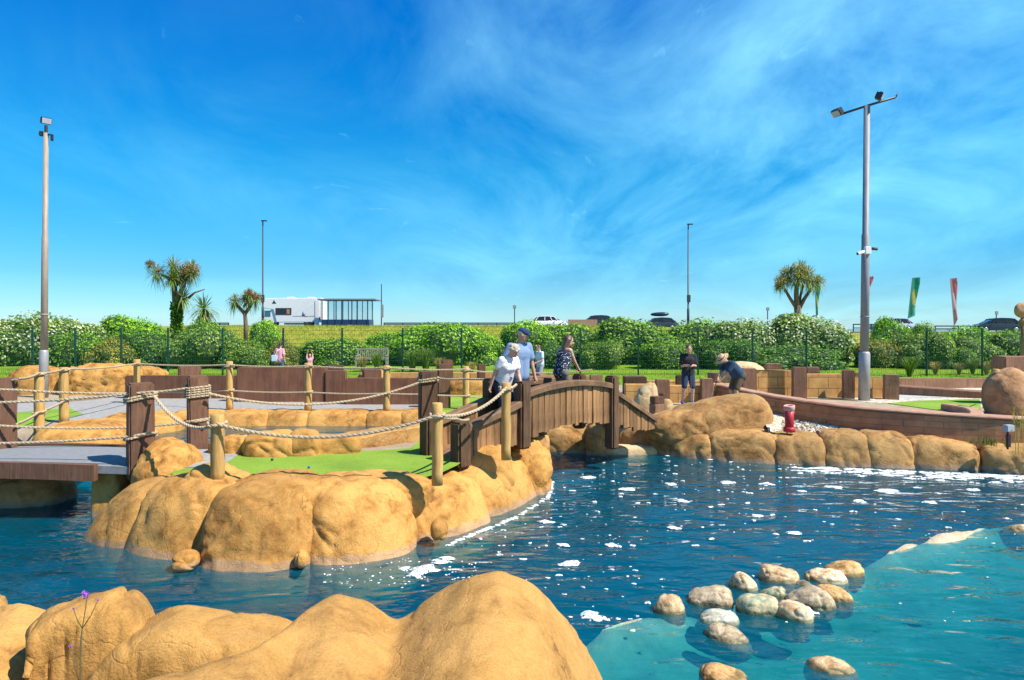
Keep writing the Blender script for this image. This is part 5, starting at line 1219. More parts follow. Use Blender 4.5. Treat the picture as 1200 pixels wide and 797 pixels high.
# ------------------------------------------------------------------ lamp poles
def flood(name, parent, c, aim, s=.34):
    """flat floodlight: finned housing with glass"""
    a = Vector(aim).normalized(); T = Matrix.Translation(c) @ a.to_track_quat('Y', 'Z').to_matrix().to_4x4()
    mb = MB(); tmp = MB(); tmp.box((0, 0, 0), (s, .14*s/.34, s*.72), 0, .02)
    for k in range(5): tmp.box((-s*.36+k*s*.18, -.10*s/.34, 0), (.02, .08*s/.34, s*.6), 0)
    mb.add([T @ Vector(v) for v in tmp.v], tmp.f); h = mb.build(name, M['black'], parent)
    tmp = MB(); tmp.box((0, .074*s/.34, 0), (s*.86, .012, s*.58), 0, .004); mb = MB(); mb.add([T @ Vector(v) for v in tmp.v], tmp.f); mb.build('glass', M['lens'], h); return h
p = G(51, 466); top = at(54, 156, p.y)
t = thing('floodlight_pole', 'tall left-hand steel lamp pole with a single floodlight on top', 'lamp pole', p)
zs = at(0, 412, p.y).z; zj = at(0, 278, p.y).z; ld = Vector(((54-51)/F*p.y, 0, top.z-.8))
L_ = lambda z: (p.x + ld.x*(z-.8)/ld.z, p.y, z)
mb = MB(); mb.tube([L_(.72), L_(zs), L_(zs+.05)], [.135, .13, .11], 20); mb.build('sleeve', M['steel_base'], t, smooth=True)
mb = MB(); mb.tube([L_(zs), L_(zj), L_(zj+.02), L_(top.z)], [.10, .094, .08, .072], 18); mb.tube([L_(zs+1.15), L_(zs+1.2)], [.11, .11], 18); mb.build('pole', M['steel_warm'], t, smooth=True)
q = Vector(L_(top.z)); mb = MB(); mb.tube([q, q+Vector((0, 0, .24))], [.05, .05], 10); mb.box(q+Vector((.02, 0, -.03)), (.42, .07, .05), 0, .01, 0, Matrix.Rotation(R(12), 4, 'Y')); mb.box(q+Vector((.19, 0, -.15)), (.07, .08, .2), 0, .015); mb.box(q+Vector((-.15, 0, -.02)), (.12, .10, .16), .2, .02); mb.build('bracket', M['black'], t)
flood('floodlight', t, q+Vector((.02, -.03, .38)), (.75, -.6, -.25), .30)
p = G(1012.5, 469.5); top = at(1016, 124, p.y)
t = thing('floodlight_pole', 'tall right-hand grey lamp pole with a tilted crossbar, two floodlights and cameras', 'lamp pole', p)
zs = at(0, 414, p.y).z; zj = at(0, 372, p.y).z; ld = Vector(((1016-1012.5)/F*p.y, 0, top.z-.8))
mb = MB(); mb.tube([L_(.72), L_(zs), L_(zs+.05)], [.165, .16, .13], 20); mb.build('sleeve', M['steel_base'], t, smooth=True)
mb = MB(); zz = at(0, 275, p.y).z; mb.tube([L_(zs), L_(zz), L_(zz+.02), L_(top.z)], [.125, .115, .095, .09], 18); mb.tube([L_(zj), L_(zj+.04)], [.132, .132], 18); mb.build('pole', M['steel'], t, smooth=True)
q = Vector(L_(top.z)); a = q + Vector(((990-1016)/F*p.y, .25, (124-131)/F*p.y)); b2 = q + Vector(((1043-1016)/F*p.y, -.3, (124-118)/F*p.y))
mb = MB(); mb.tube([a, q, b2], .035, 10); mb.tube([b2, b2+Vector((.08, 0, .13))], [.024, .016], 8); mb.build('crossbar', M['dark_steel'], t, smooth=True)
flood('floodlight', t, a+Vector((-.12, 0, .05)), (-.7, -.3, -.65), .32); flood('floodlight', t, q.lerp(b2, .45)+Vector((.02, 0, .17)), (.75, -.5, -.4), .30)
c = Vector(L_(at(0, 294, p.y).z))
mb = MB(); mb.box(c+Vector((0, -.12, 0)), (.19, .12, .24), 0, .02); mb.build('mount', M['white_paint'], t)
for off, aim, mt in ((Vector((-.19, -.14, -.06)), Vector((-1, -.2, -.35)), 'white_paint'), (Vector((.18, -.05, .06)), Vector((1, .1, -.05)), 'dark_steel')):
    mb = MB(); aa = aim.normalized(); mb.tube([c+off-aa*.10, c+off+aa*.12, c+off+aa*.15], [.045, .045, .052], 12); h = mb.build('security_camera', M[mt], t, smooth=True)
    mb = MB(); mb.tube([c+off+aa*.151, c+off+aa*.163], [.04, .035], 12); mb.build('lens', M['black'], h)
def street_lamp(px, ytop, d, label):
    z0 = float(ground_z(np.array([(px-CX)/F*d]), np.array([float(d)]))[0]); b = at(px, ytop, d)
    t = thing('street_lamp', label, 'street lamp', (b.x, d, z0), 'dark street lamps on the road')
    mb = MB(); mb.tube([(b.x, d, z0-.1), (b.x, d, z0+2), (b.x, d, z0+2.05), (b.x, d, b.z)], [.13, .13, .09, .06], 12); mb.build('pole', M['dark_steel'], t, smooth=True)
    mb = MB(); mb.box((b.x+.16, d-.1, b.z), (.62, .26, .12), 0, .04); mb.tube([(b.x, d, b.z-.1), (b.x+.05, d, b.z+.02)], .06, 8); mb.build('lamp_head', M['dark_steel'], t)
    mb = MB(); mb.box((b.x+.02, d-.12, at(0, 350, d).z), (.34, .22, .75), 0, .03); mb.build('control_box', M['dark_steel'], t)
street_lamp(308, 259, 70, 'dark street lamp rising in front of the motorhome'); street_lamp(806.5, 263, 70, 'dark street lamp standing behind the hedge near the roof box')
d = 71; b = at(447, 333, d); z0 = 3.2
t = thing('sign_pole', 'slim pole with a narrow grey board right of the glass shelter', 'pole', (b.x, d, z0)); mb = MB(); mb.tube([(b.x, d, z0-.1), (b.x, d, b.z)], [.06, .045], 10); mb.build('pole', M['dark_steel'], t); mb = MB(); a = at(448, 357, d); c2 = at(448, 372, d); mb.box((a.x, d-.08, (a.z+c2.z)/2), (.28, .1, a.z-c2.z), 0, .02); mb.build('board', M['steel_base'], t)
for px, yt, lab in [(603, 358, 'small post with a square head behind the tall shrub near the man in the cap'), (899.5, 360.5, 'small post with a square head above the flowering shrub near the broad palm'), (1167.5, 365, 'thin post behind the dark car at the right')]:
    d = 72; b = at(px, yt, d); z0 = float(ground_z(np.array([b.x]), np.array([d*1.]))[0]); t = thing('marker_post', lab, 'post', (b.x, d, z0), 'small posts along the promenade')
    mb = MB(); mb.tube([(b.x, d, z0-.1), (b.x, d, b.z)], .05, 8); mb.build('pole', M['dark_steel'], t); mb = MB(); mb.box((b.x, d-.06, b.z-.15), (.34, .06, .36), 0, .02); mb.build('sign_plate', M['steel_base'], t)

# ------------------------------------------------------------------ railings and low wall by the road
def railing(px0, px1, d, label, ytop=378, n=None):
    a = at(px0, ytop, d); b2 = at(px1, ytop, d); z0 = float(ground_z(np.array([a.x]), np.array([d*1.]))[0])
    t = thing('railing', label, 'railing', ((a.x+b2.x)/2, d, z0), 'dark railings along the road edge')
    mb = MB(); mb.box(((a.x+b2.x)/2, d, a.z-.06), (b2.x-a.x, .09, .12), 0, .01); mb.build('top_rail', M['dark_steel'], t); mb = MB(); mb.box(((a.x+b2.x)/2, d, (a.z+z0)/2+.02), (b2.x-a.x, .07, .10), 0, .01); mb.build('lower_rail', M['dark_steel'], t)
    k = n or max(2, int((b2.x-a.x)/1.8))
    for i in range(k+1):
        x = a.x+(b2.x-a.x)*i/k; mb = MB(); mb.box((x, d, (z0+a.z)/2-.02), (.09, .09, a.z-z0), 0, .01); mb.build('upright', M['dark_steel'], t)
railing(450, 604, 73, 'long dark railing on the bank right of the glass shelter'); railing(247, 268, 73, 'short dark railing on the bank beside the small palm')
railing(1000, 1042, 71, 'dark railing behind the lamp pole at the right', 379.5); railing(1096, 1150, 71, 'dark railing left of the dark car below the red flag', 381.5)
wl2 = wall_box(666, 700, 374.5, 74, .3, 'brown low wall beside the dark car on the road', 'coping', None, z0=3.0, name='low_wall', bev=.01)

# ------------------------------------------------------------------ motorhome and shelter
d = 75; zr = 3.24
a = at(308, 0, d).x; b2 = at(377, 0, d).x; H = at(0, 349, d).z; wv = 2.2
t = thing('motorhome', 'white motorhome parked beside the glass shelter on the bank', 'motorhome', ((a+b2)/2, d+1, zr))
mb = MB(); prof = [(b2, zr+.45), (b2, H-.12), (b2-.12, H), (a+1.4, H-.02), (a+.25, H-.06), (a-.05, H-.55), (a+.1, H-1.15), (a+1.15, H-1.3), (a+1.5, zr+.45)]
vs = [(x, d, z) for x, z in prof] + [(x, d+wv, z) for x, z in prof]; k = len(prof)
mb.add(vs, [tuple(range(k)), tuple(range(2*k-1, k-1, -1))] + [(i, k+i, k+(i+1) % k, (i+1) % k) for i in range(k)]); me = mb.mesh('body')
bm = bmesh.new(); bm.from_mesh(me); bmesh.ops.recalc_face_normals(bm, faces=bm.faces[:]); bmesh.ops.bevel(bm, geom=bm.edges[:], offset=.05, segments=2, affect='EDGES'); bm.to_mesh(me); bm.free(); link('body', me, M['white_paint'], t)
mb = MB(); prof = [(a+1.6, zr+.45), (a+1.6, H-1.2), (a+.9, H-1.25), (a+.15, zr+1.15), (a-.55, zr+.95), (a-.65, zr+.5), (a-.6, zr+.4)]
vs = [(x, d+.12, z) for x, z in prof] + [(x, d+wv-.12, z) for x, z in prof]; k = len(prof)
mb.add(vs, [tuple(range(k)), tuple(range(2*k-1, k-1, -1))] + [(i, k+i, k+(i+1) % k, (i+1) % k) for i in range(k)]); me = mb.mesh('cab')
bm = bmesh.new(); bm.from_mesh(me); bmesh.ops.recalc_face_normals(bm, faces=bm.faces[:]); bm.to_mesh(me); bm.free(); link('cab', me, M['white_paint'], t)
M['sky_glass'] = simple('tinted_window', (.05, .16, .20), None, 3, .08); M['dark_glass'] = simple('dark_window', (.02, .022, .03), None, 3, .08)
def side_box(name, px0, py0, px1, py1, mat, dep=.03, proud=.012, parent=t):
    p0 = at(px0, py0, d); p1 = at(px1, py1, d); mb = MB(); mb.box(((p0.x+p1.x)/2, d-proud, (p0.z+p1.z)/2), (p1.x-p0.x, dep, p0.z-p1.z), 0, .008); return mb.build(name, M[mat], parent)
w_ = side_box('window', 323, 361, 341.5, 369, 'dark_glass'); side_box('curtain', 336, 362.5, 339.5, 368, 'coping', .01, .03, w_); side_box('cab_window', 309.5, 364, 316.5, 371, 'sky_glass', .03, -.11)
side_box('skirt', 333, 378.5, 364, 380.5, 'dark_steel'); side_box('tail_panel', 369.5, 352, 374, 381, 'white_paint', .05, .03); side_box('rear_lamp', 374.3, 371, 375.6, 375, 'red_paint', .05, .02)
for q in [[(353.5, 371), (355, 364.5), (356.2, 369), (358.5, 367.5), (357, 370), (360, 371.4)], [(318.5, 356), (321, 351.5), (323.8, 356)]]:      # dark bird-like emblems
    mb = MB(); k = len(q); mb.add([at(x, y, d-.008) for x, y in q] + [at(x, y, d+.004) for x, y in q], [tuple(range(k)), tuple(range(2*k-1, k-1, -1))] + [(i, (i+1) % k, k+(i+1) % k, k+i) for i in range(k)]); mb.build('emblem', M['navy'], t)
side_box('stripe', 343, 370.3, 371, 371, 'steel_base', .01, .004)
for x, w in ((b2-1.4, .7), (a+2.8, .7)): mb = MB(); mb.box((x, d+1, H+.06), (w, .7, .12), 0, .03); mb.build('roof_vent', M['white_paint'], t)
for px in (316, 359):
    x = at(px, 0, d).x
    for yy in (d+.2, d+wv-.2):
        mb = MB(); mb.tube([(x, yy-.1, zr+.34), (x, yy+.1, zr+.34)], .34, 20); wh = mb.build('wheel', M['tyre'], t, smooth=False); mb = MB(); mb.tube([(x, yy-.108, zr+.34), (x, yy-.101, zr+.34)], .2, 14); mb.build('rim', M['rim'], wh)
d = 71.5; zr2 = 3.22; x0 = at(377, 0, d).x; x1 = at(432, 0, d).x; H = at(0, 351, d).z; dep = 2.4
t = thing('glass_shelter', 'glazed seafront shelter with dark posts and a pale flat roof', 'shelter', ((x0+x1)/2, d+1, zr2))
mb = MB(); mb.box(((x0+x1)/2+.2, d+dep/2, H), (x1-x0+1.1, dep+.8, .16), 0, .03); mb.build('roof', M['steel'], t)
mb = MB(); mb.box(((x0+x1)/2, d, zr2+.36), (x1-x0, .07, .72), 0, .01); mb.box(((x0+x1)/2, d+dep, zr2+.36), (x1-x0, .07, .72), 0, .01); mb.box((x1, d+dep/2, zr2+.36), (.07, dep-.08, .72), 0, .01); mb.build('lower_panel', M['navy'], t)
for px in (377.5, 384.5, 394, 402, 412.5, 419, 431):
    for yy in (d, d+dep):
        x = at(px, 0, d).x; mb = MB(); mb.box((x, yy-.05, (zr2+H)/2-.05), (.10 if px not in (384.5, 402, 419) else .07, .1, H-zr2-.1), 0, .008); mb.build('post', M['navy'], t)
for xs_, xe in ((x0+.05, (x0+x1)/2-.02), ((x0+x1)/2+.02, x1-.05)):
    for yy in (d+.03, d+dep+.03): mb = MB(); mb.box(((xs_+xe)/2, yy, (zr2+.74+H-.1)/2), (xe-xs_, .015, H-.1-zr2-.74)); mb.build('glass_pane', M['glass'], t)
mb = MB(); mb.box((x1+.03, d+dep/2, (zr2+.74+H-.1)/2), (.015, dep-.1, H-.1-zr2-.74)); mb.build('glass_pane', M['glass'], t)

# ------------------------------------------------------------------ cars
def car_proto(label):
    t = thing('parked_car', label, 'car', (0, 0, 0), 'cars parked along the seafront road')
    def shell(name, st, mat, parent=t, bev=.06):
        """stations (x, half width, z low, z high)"""
        vs = []; fs = []
        for x, hw, zl, zh in st: vs += [(x, -hw, zl), (x, -hw*1.0, zl+(zh-zl)*.6), (x, -hw*.9, zh), (x, hw*.9, zh), (x, hw, zl+(zh-zl)*.6), (x, hw, zl)]
        n = len(st)
        for i in range(n-1):
            for k in range(6): fs.append((i*6+k, i*6+(k+1) % 6, (i+1)*6+(k+1) % 6, (i+1)*6+k))
        fs += [tuple(range(6)), tuple(range((n-1)*6, n*6))]
        b = MB(); b.add(vs, fs); me = b.mesh(name); bm = bmesh.new(); bm.from_mesh(me); bmesh.ops.recalc_face_normals(bm, faces=bm.faces[:])
        bmesh.ops.bevel(bm, geom=[e for e in bm.edges], offset=bev, segments=2, affect='EDGES', clamp_overlap=True); bm.to_mesh(me); bm.free(); return link(name, me, mat, parent, smooth=False)
    body = shell('body', [(-2.15, .72, .38, .78), (-2.05, .84, .28, .86), (-1.2, .88, .24, .95), (0, .89, .24, .98), (1.2, .88, .24, .96), (1.95, .84, .28, .80), (2.15, .70, .36, .68)], M['white_paint'])
    shell('window', [(-1.95, .68, .90, .95), (-1.35, .74, .90, 1.36), (-.3, .76, .90, 1.43), (.5, .74, .90, 1.38), (1.35, .66, .90, .97)], M['dark_glass'], bev=.03)
    shell('roof', [(-1.42, .64, 1.36, 1.385), (-1.0, .68, 1.40, 1.455), (-.2, .69, 1.43, 1.49), (.45, .66, 1.385, 1.44), (.62, .6, 1.35, 1.38)], M['white_paint'], bev=.01)
    for x in (-1.55, -.5, .35, 1.0):
        for s in (-1, 1):
            mb = MB(); xt = x*.72-.12; mb.tube([(x, s*.80, .95), (xt, s*.69, 1.38)], [.045, .04], 6); mb.build('pillar', M['white_paint'], t)
    for x in (-1.32, 1.32):
        for s in (-1, 1):
            mb = MB(); mb.tube([(x, s*.70, .32), (x, s*.90, .32)], .32, 22); w = mb.build('wheel', M['tyre'], t); mb = MB(); mb.tube([(x, s*.902, .32), (x, s*.915, .32)], [.21, .19], 16); mb.build('rim', M['rim'], w)
    for s in (-1, 1):
        mb = MB(); mb.box((2.06, s*.6, .66), (.16, .3, .13), 0, .03); mb.build('headlight', M['lens'], t); mb = MB(); mb.box((-2.1, s*.66, .74), (.1, .2, .16), 0, .03); mb.build('tail_light', M['red_paint'], t)
        mb = MB(); mb.box((.72, s*.95, .98), (.1, .16, .12), 0, .03); mb.build('wing_mirror', M['white_paint'], t)
    return t
PC = {'silver': simple('silver_car_paint', (.55, .57, .6), None, 3, .3, metal=.5), 'dark': simple('dark_car_paint', (.03, .045, .06), None, 3, .25), 'blue': simple('blue_car_paint', (.02, .05, .12), None, 3, .25), 'white': M['white_paint']}
cars = [(643, 79, 'white', 0, 3.25, 'pale car just left of the dark one, behind the tall shrub', 0, 370.3), (706, 78, 'dark', 0, 3.25, 'dark estate car behind the hedge right of the brown low wall', 0, 369.3), (772, 79, 'dark', 180, 3.2, 'dark car carrying a roof box, nearly hidden by the hedge', 0, 372), (930, 78, 'dark', 0, 0, 'dark car mostly hidden behind the broad palm', 0, 367.5), (1045, 73, 'silver', 180, 0, 'silver car behind the bright bush and the tall grey lamp pole', 0, 372.8), (1168, 68, 'dark', 168, 0, 'dark saloon car at the right below the round brown sign', 0, 372.5)]
first = None
for px, d, pc, rz, zz, lab, _, ytop in cars:
    if first is None: c = first = car_proto(lab)
    else: c = copy_tree(first)
    c['label'] = lab; x = (px-CX)/F*d; z0 = at(0, ytop, d).z-1.49
    c.location = (x, d, z0); c.rotation_euler.z = R(rz)
    for o in c.children:
        if o.name.split('.')[0] in ('body', 'roof', 'pillar', 'wing_mirror'): o.material_slots[0].link = 'OBJECT'; o.material_slots[0].material = PC[pc]
d = 79; p = at(773, 368.3, d); mb = rock_mesh((p.x, p.y, p.z), (1.05, .40, .24), 0, 2.5, .0, 1, 0, .05, 12)
tag(mb.build('roof_box', simple('roof_box_shell', (.012, .03, .06), None, 3, .3), loc=p, smooth=True), 'dark streamlined roof box showing above the hedge', 'roof box')

# ------------------------------------------------------------------ feather flags
def flag_mat(name, c1, c2, c3):
    m, nt, b, out = nodes_of(name); s = nt.nodes.new('ShaderNodeSeparateXYZ'); tc = nt.nodes.new('ShaderNodeTexCoord'); nt.links.new(tc.outputs['Generated'], s.inputs[0])
    n = noise_tex(nt, tc.outputs['Object'], 3.2, 4); f = math_n(nt, 'ADD', s.outputs[2], math_n(nt, 'MULTIPLY', math_n(nt, 'SUBTRACT', n, .5), .18))
    col = ramp(nt, f, [(.0, c3), (.24, c3), (.26, c1), (.30, c1), (.34, c2), (.66, c2), (.70, c1), (.9, c1)])
    side = ramp(nt, s.outputs[0], [(.28, (0, 0, 0)), (.34, (1, 1, 1)), (.72, (1, 1, 1)), (.78, (0, 0, 0))])
    nt.links.new(mixc(nt, side, c1, col), b.inputs['Base Color']); b.inputs['Roughness'].default_value = .8
    tr = nt.nodes.new('ShaderNodeBsdfTranslucent'); nt.links.new(mixc(nt, side, c1, col), tr.inputs[0]); mx = nt.nodes.new('ShaderNodeMixShader'); mx.inputs[0].default_value = .72
    nt.links.new(b.outputs[0], mx.inputs[1]); nt.links.new(tr.outputs[0], mx.inputs[2]); nt.links.new(mx.outputs[0], out.inputs[0]); return m
FG = flag_mat('green_banner', (.10, .52, .36), (.66, .62, .22), (.25, .64, .50)); FR = flag_mat('red_banner', (.80, .40, .40), (.82, .64, .62), (.80, .56, .50))
def flag(label, pb, pt_l, pt_r, pm_r, d, mat):
    """pb foot, pt_l and pt_r ends of the top edge, pm_r lower outer corner (photo pixels)"""
    b0 = at(*pb, d); tl = at(*pt_l, d); tr_ = at(*pt_r, d); mr = at(*pm_r, d); z0 = float(ground_z(np.array([b0.x]), np.array([d*1.]))[0])
    t = thing('feather_flag', label, 'flag', (b0.x, d, z0), 'feather flags beyond the hedge')
    foot = Vector((b0.x, d, z0-.1)); mb = MB(); mb.tube([foot, b0, tl, tl.lerp(tr_, .5)+Vector((0, 0, .06)), tr_], [.03, .025, .018, .014, .012], 8); mb.build('pole', M['steel'], t, smooth=True)
    nu, nv = 10, 26; vs = []
    for th in (-.006, .006):
        for i in range(nv):
            v = i/(nv-1)
            l = b0.lerp(tl, v); r = (b0.lerp(mr, min(1, v/.12)) if v < .12 else mr.lerp(tr_, (v-.12)/.88))
            for k in range(nu):
                u = k/(nu-1); p = l.lerp(r, u); p.y += th + .12*math.sin(u*5+v*7)*u; vs.append(p)
    n = nu*nv; fs = []
    for i in range(nv-1):
        for k in range(nu-1):
            q = (i*nu+k, i*nu+k+1, (i+1)*nu+k+1, (i+1)*nu+k); fs.append(q); fs.append(tuple(n+x for x in reversed(q)))
    mb = MB(); mb.add(vs, fs); mb.build('banner', mat, t, smooth=True)
flag('green and yellow feather flag leaning right of the tall grey lamp pole', (1064, 373), (1069, 326), (1078, 325), (1072, 370), 66, FG)
flag('pink and red feather flag, rightmost of the flags', (1118, 381), (1113.5, 327), (1121, 325.5), (1122, 374), 66, FR)
flag('narrow green feather flag behind the right side of the broad palm', (956.5, 372), (955, 336), (961, 334), (958.5, 368), 66, FG)
flag('red feather flag half hidden behind the tall grey lamp pole', (1016, 352), (1017, 325), (1023.5, 323.5), (1019, 345), 66, FR)
# round brown sign at the right edge
p = at(1200, 364, 30); z0 = .9
t = thing('round_sign', 'round brown sculpted disc on a short post at the right edge', 'sign', (p.x, p.y, z0)); mb = rock_mesh((p.x, p.y, p.z), (.42, .2, .36), 0, 2.2, .02, 3, 0, 0, 12); mb.build('disc', M['rock_pink'], t, smooth=True)
mb = MB(); mb.tube([(p.x, p.y, z0-.1), (p.x, p.y, p.z-.3)], [.14, .12], 12); mb.build('post', M['rock_pink'], t, smooth=True)
mb = rock_mesh((p.x+.05, p.y-.02, p.z-.52), (.26, .2, .2), 0, 2.4, .02, 5, 0, 0, 10); mb.build('collar', M['rock_pink'], t, smooth=True)

# ------------------------------------------------------------------ people
def remesh(mb, name, voxel, smooth_it=4):
    me = mb.mesh('tmp'); o = bpy.data.objects.new('tmp', me); C.objects.link(o)
    m = o.modifiers.new('r', 'REMESH'); m.mode = 'VOXEL'; m.voxel_size = voxel; m.use_smooth_shade = True
    s = o.modifiers.new('s', 'SMOOTH'); s.factor = .5; s.iterations = smooth_it
    dg = bpy.context.evaluated_depsgraph_get(); out = bpy.data.meshes.new_from_object(o.evaluated_get(dg)); out.name = name
    bpy.data.objects.remove(o); bpy.data.meshes.remove(me); out.shade_smooth(); return out
SKIN = simple('skin', (.60, .34, .235), (.53, .28, .19), 12, .55); SKIN2 = simple('skin_tanned', (.50, .27, .17), (.44, .22, .14), 12, .55); EYE = simple('eye_dark', (.02, .015, .012), None, 5, .2); LIP = simple('lip', (.42, .16, .13), None, 5, .5)
def ik(a, c, l1, l2, hint):
    v = c-a; L = min(v.length, (l1+l2)*.995); v.normalize(); x = (l1*l1-l2*l2+L*L)/(2*L); y = math.sqrt(max(l1*l1-x*x, 0))
    h = hint - v*hint.dot(v); h = h.normalized() if h.length > 1e-6 else v.orthogonal().normalized()
    return a+v*x+h*y, a+v*L
def person(label, base, yaw, H, lean=0, hands=None, head=(0, 0), feet=((-.11, 0), (.11, 0)), build=1.0, skin=None, clothes=(), hair=None, cap=None, side=0, fem=False):
    s = H/1.75; base = Vector(base); ph = R(yaw); f_ = Vector((math.sin(ph), -math.cos(ph), 0)); l_ = Vector((math.cos(ph), math.sin(ph), 0)); u_ = Vector((0, 0, 1))
    W = lambda l, f, u: base + (l_*l + f_*f + u_*u)*s
    la = R(lean); sa = R(side)
    px_ = W(0, -.06*math.sin(la)*2, .95 - .04*abs(math.sin(la)))
    tu = (u_*math.cos(la) + f_*math.sin(la))*math.cos(sa) + l_*math.sin(sa); tf = f_*math.cos(la) - u_*math.sin(la); tl = tu.cross(tf) * -1; tl = tl if tl.dot(l_) > 0 else -tl
    T = lambda l, f, u: px_ + (tl*l + tf*f + tu*u)*s
    sw = (.155 if fem else .175)*build**.5; hw = .095 if fem else .085
    J = dict(pel=px_, waist=T(0, 0, .14), chest=T(0, .01, .36), neck=T(0, .0, .51), neck2=T(0, .03, .585))
    for k, sg in (('L', -1), ('R', 1)):
        J['sh'+k] = T(sg*sw, 0, .46); J['hip'+k] = T(sg*hw, 0, -.03)
        fx_, ff = feet[0 if sg < 0 else 1]; J['ank'+k] = W(fx_, ff-.02, .085)
        J['kn'+k], J['ank'+k] = ik(J['hip'+k], J['ank'+k], .435*s, .43*s, f_)
        h = (hands or {}).get(k); tgt = W(*h) if isinstance(h, tuple) else (h if h is not None else T(sg*(sw+.07), .06, -.05))
        J['el'+k], J['wr'+k] = ik(J['sh'+k], tgt, .29*s, .255*s, -f_*.8 + l_*sg*.5 - u_*.4)
    hy, hp = R(head[0]), R(head[1]); hf = (f_*math.cos(hy) + l_*math.sin(hy))*math.cos(hp) - u_*math.sin(hp); hu0 = (u_*.8+tu*.2).normalized(); hl = hf.cross(hu0).normalized(); hu = hl.cross(hf).normalized()
    hc = J['neck2'] + (hu*.085 + hf*.025)*s
    HP = lambda l, f, u: hc + (hl*l + hf*f + hu*u)*s
    Mh = Matrix((hl, hf, hu)).transposed()
    b = MB(); cap_ = lambda a, c, r0, r1: b.capsule(a, c, r0*s, r1*s)
    bw = build
    cap_(J['hipL'], J['hipR'], .105*bw, .105*bw); cap_(J['pel'], J['waist'], .115*bw, .105*bw); cap_(T(-.05, 0, .0), T(-.055, 0, .30), .09*bw, .098*bw); cap_(T(.05, 0, .0), T(.055, 0, .30), .09*bw, .098*bw)
    cap_(T(-.07, .01, .34), T(.07, .01, .34), .105*bw, .105*bw); cap_(T(-sw*.8, 0, .45), T(sw*.8, 0, .45), .062, .062); cap_(J['chest'], J['neck'], .10, .055); cap_(J['neck'], J['neck2']+hu*.04*s, .054, .05)
    if fem: cap_(T(-.075, .075, .32), T(.075, .075, .32), .062, .062)
    for k in 'LR':
        cap_(J['sh'+k], J['el'+k], .052, .041); cap_(J['el'+k], J['wr'+k], .041, .028); cap_(J['hip'+k], J['kn'+k], .086*bw**.5, .055); kn = J['kn'+k]; an = J['ank'+k]
        cap_(kn, kn.lerp(an, .35)-f_*.012*s, .053, .056); cap_(kn.lerp(an, .3)-f_*.012*s, an, .054, .036); cap_(an-u_*.035*s-f_*.03*s, an-u_*.05*s+f_*.145*s, .038, .03)
        d_ = (J['wr'+k]-J['el'+k]).normalized(); cap_(J['wr'+k], J['wr'+k]+d_*.075*s, .027, .030)
    b.ball(HP(0, -.008, .025), (.078*s, .098*s, .100*s), Mh, 3); b.ball(HP(0, .012, -.035), (.062*s, .078*s, .085*s), Mh, 3)
    cap_(HP(0, .085, .012), HP(0, .108, -.022), .011, .016)
    for sg in (-1, 1): b.ball(HP(sg*.080, -.012, -.005), (.012*s, .022*s, .033*s), Mh, 2)
    t_me = remesh(b, 'person', .0125*s, 3)
    bm = bmesh.new(); bm.from_mesh(t_me)
    x = MB()
    for k, sg in (('L', -1), ('R', 1)):
        d_ = (J['wr'+k]-J['el'+k]).normalized(); n_ = (f_*.6 - u_*.2 + l_*(-sg)*.5); n_ = (n_-d_*n_.dot(d_)).normalized(); a_ = d_.cross(n_)
        for q, ln in zip((-1.5, -.5, .5, 1.5), (.062, .074, .078, .070)):
            p0 = J['wr'+k] + (d_*.062 + a_*q*.017)*s; p1 = p0 + (d_*ln*.55 + n_*.012)*s; p2 = p1 + (d_*ln*.35 + n_*.034)*s
            x.tube([p0, p1, p2], [.0095*s, .0088*s, .007*s], 6)
        p0 = J['wr'+k] + (d_*.02 + a_*sg*.022)*s; p1 = p0 + (d_*.035 + a_*sg*.022 + n_*.014)*s; x.tube([p0, p1, p1+(d_*.025+n_*.012)*s], [.012*s, .0105*s, .008*s], 6)
    kk = len(x.f)
    for sg in (-1, 1): x.ball(HP(sg*.032, .082, .012), (.013*s, .010*s, .009*s), Mh, 1, 1)
    for q in range(4): x.tube([HP(-.022+q*.011, .091, -.066), HP(-.011+q*.011, .091, -.066)], .006*s, 5, 2)
    xm = x.mesh('x'); bm.from_mesh(xm); bm.to_mesh(t_me); bm.free(); bpy.data.meshes.remove(xm)
    o = link('person', t_me, [skin or SKIN, EYE, LIP], None, base); t_me.shade_smooth()
    tag(o, label, 'person')
    off = base
    def wear(nm, mb, mat, vox=.013, it=5): return link(nm, remesh(mb, nm, vox*s, it), mat, o)
    def cl(mb, a, c, r0, r1): mb.capsule(a, c, r0*s, r1*s)
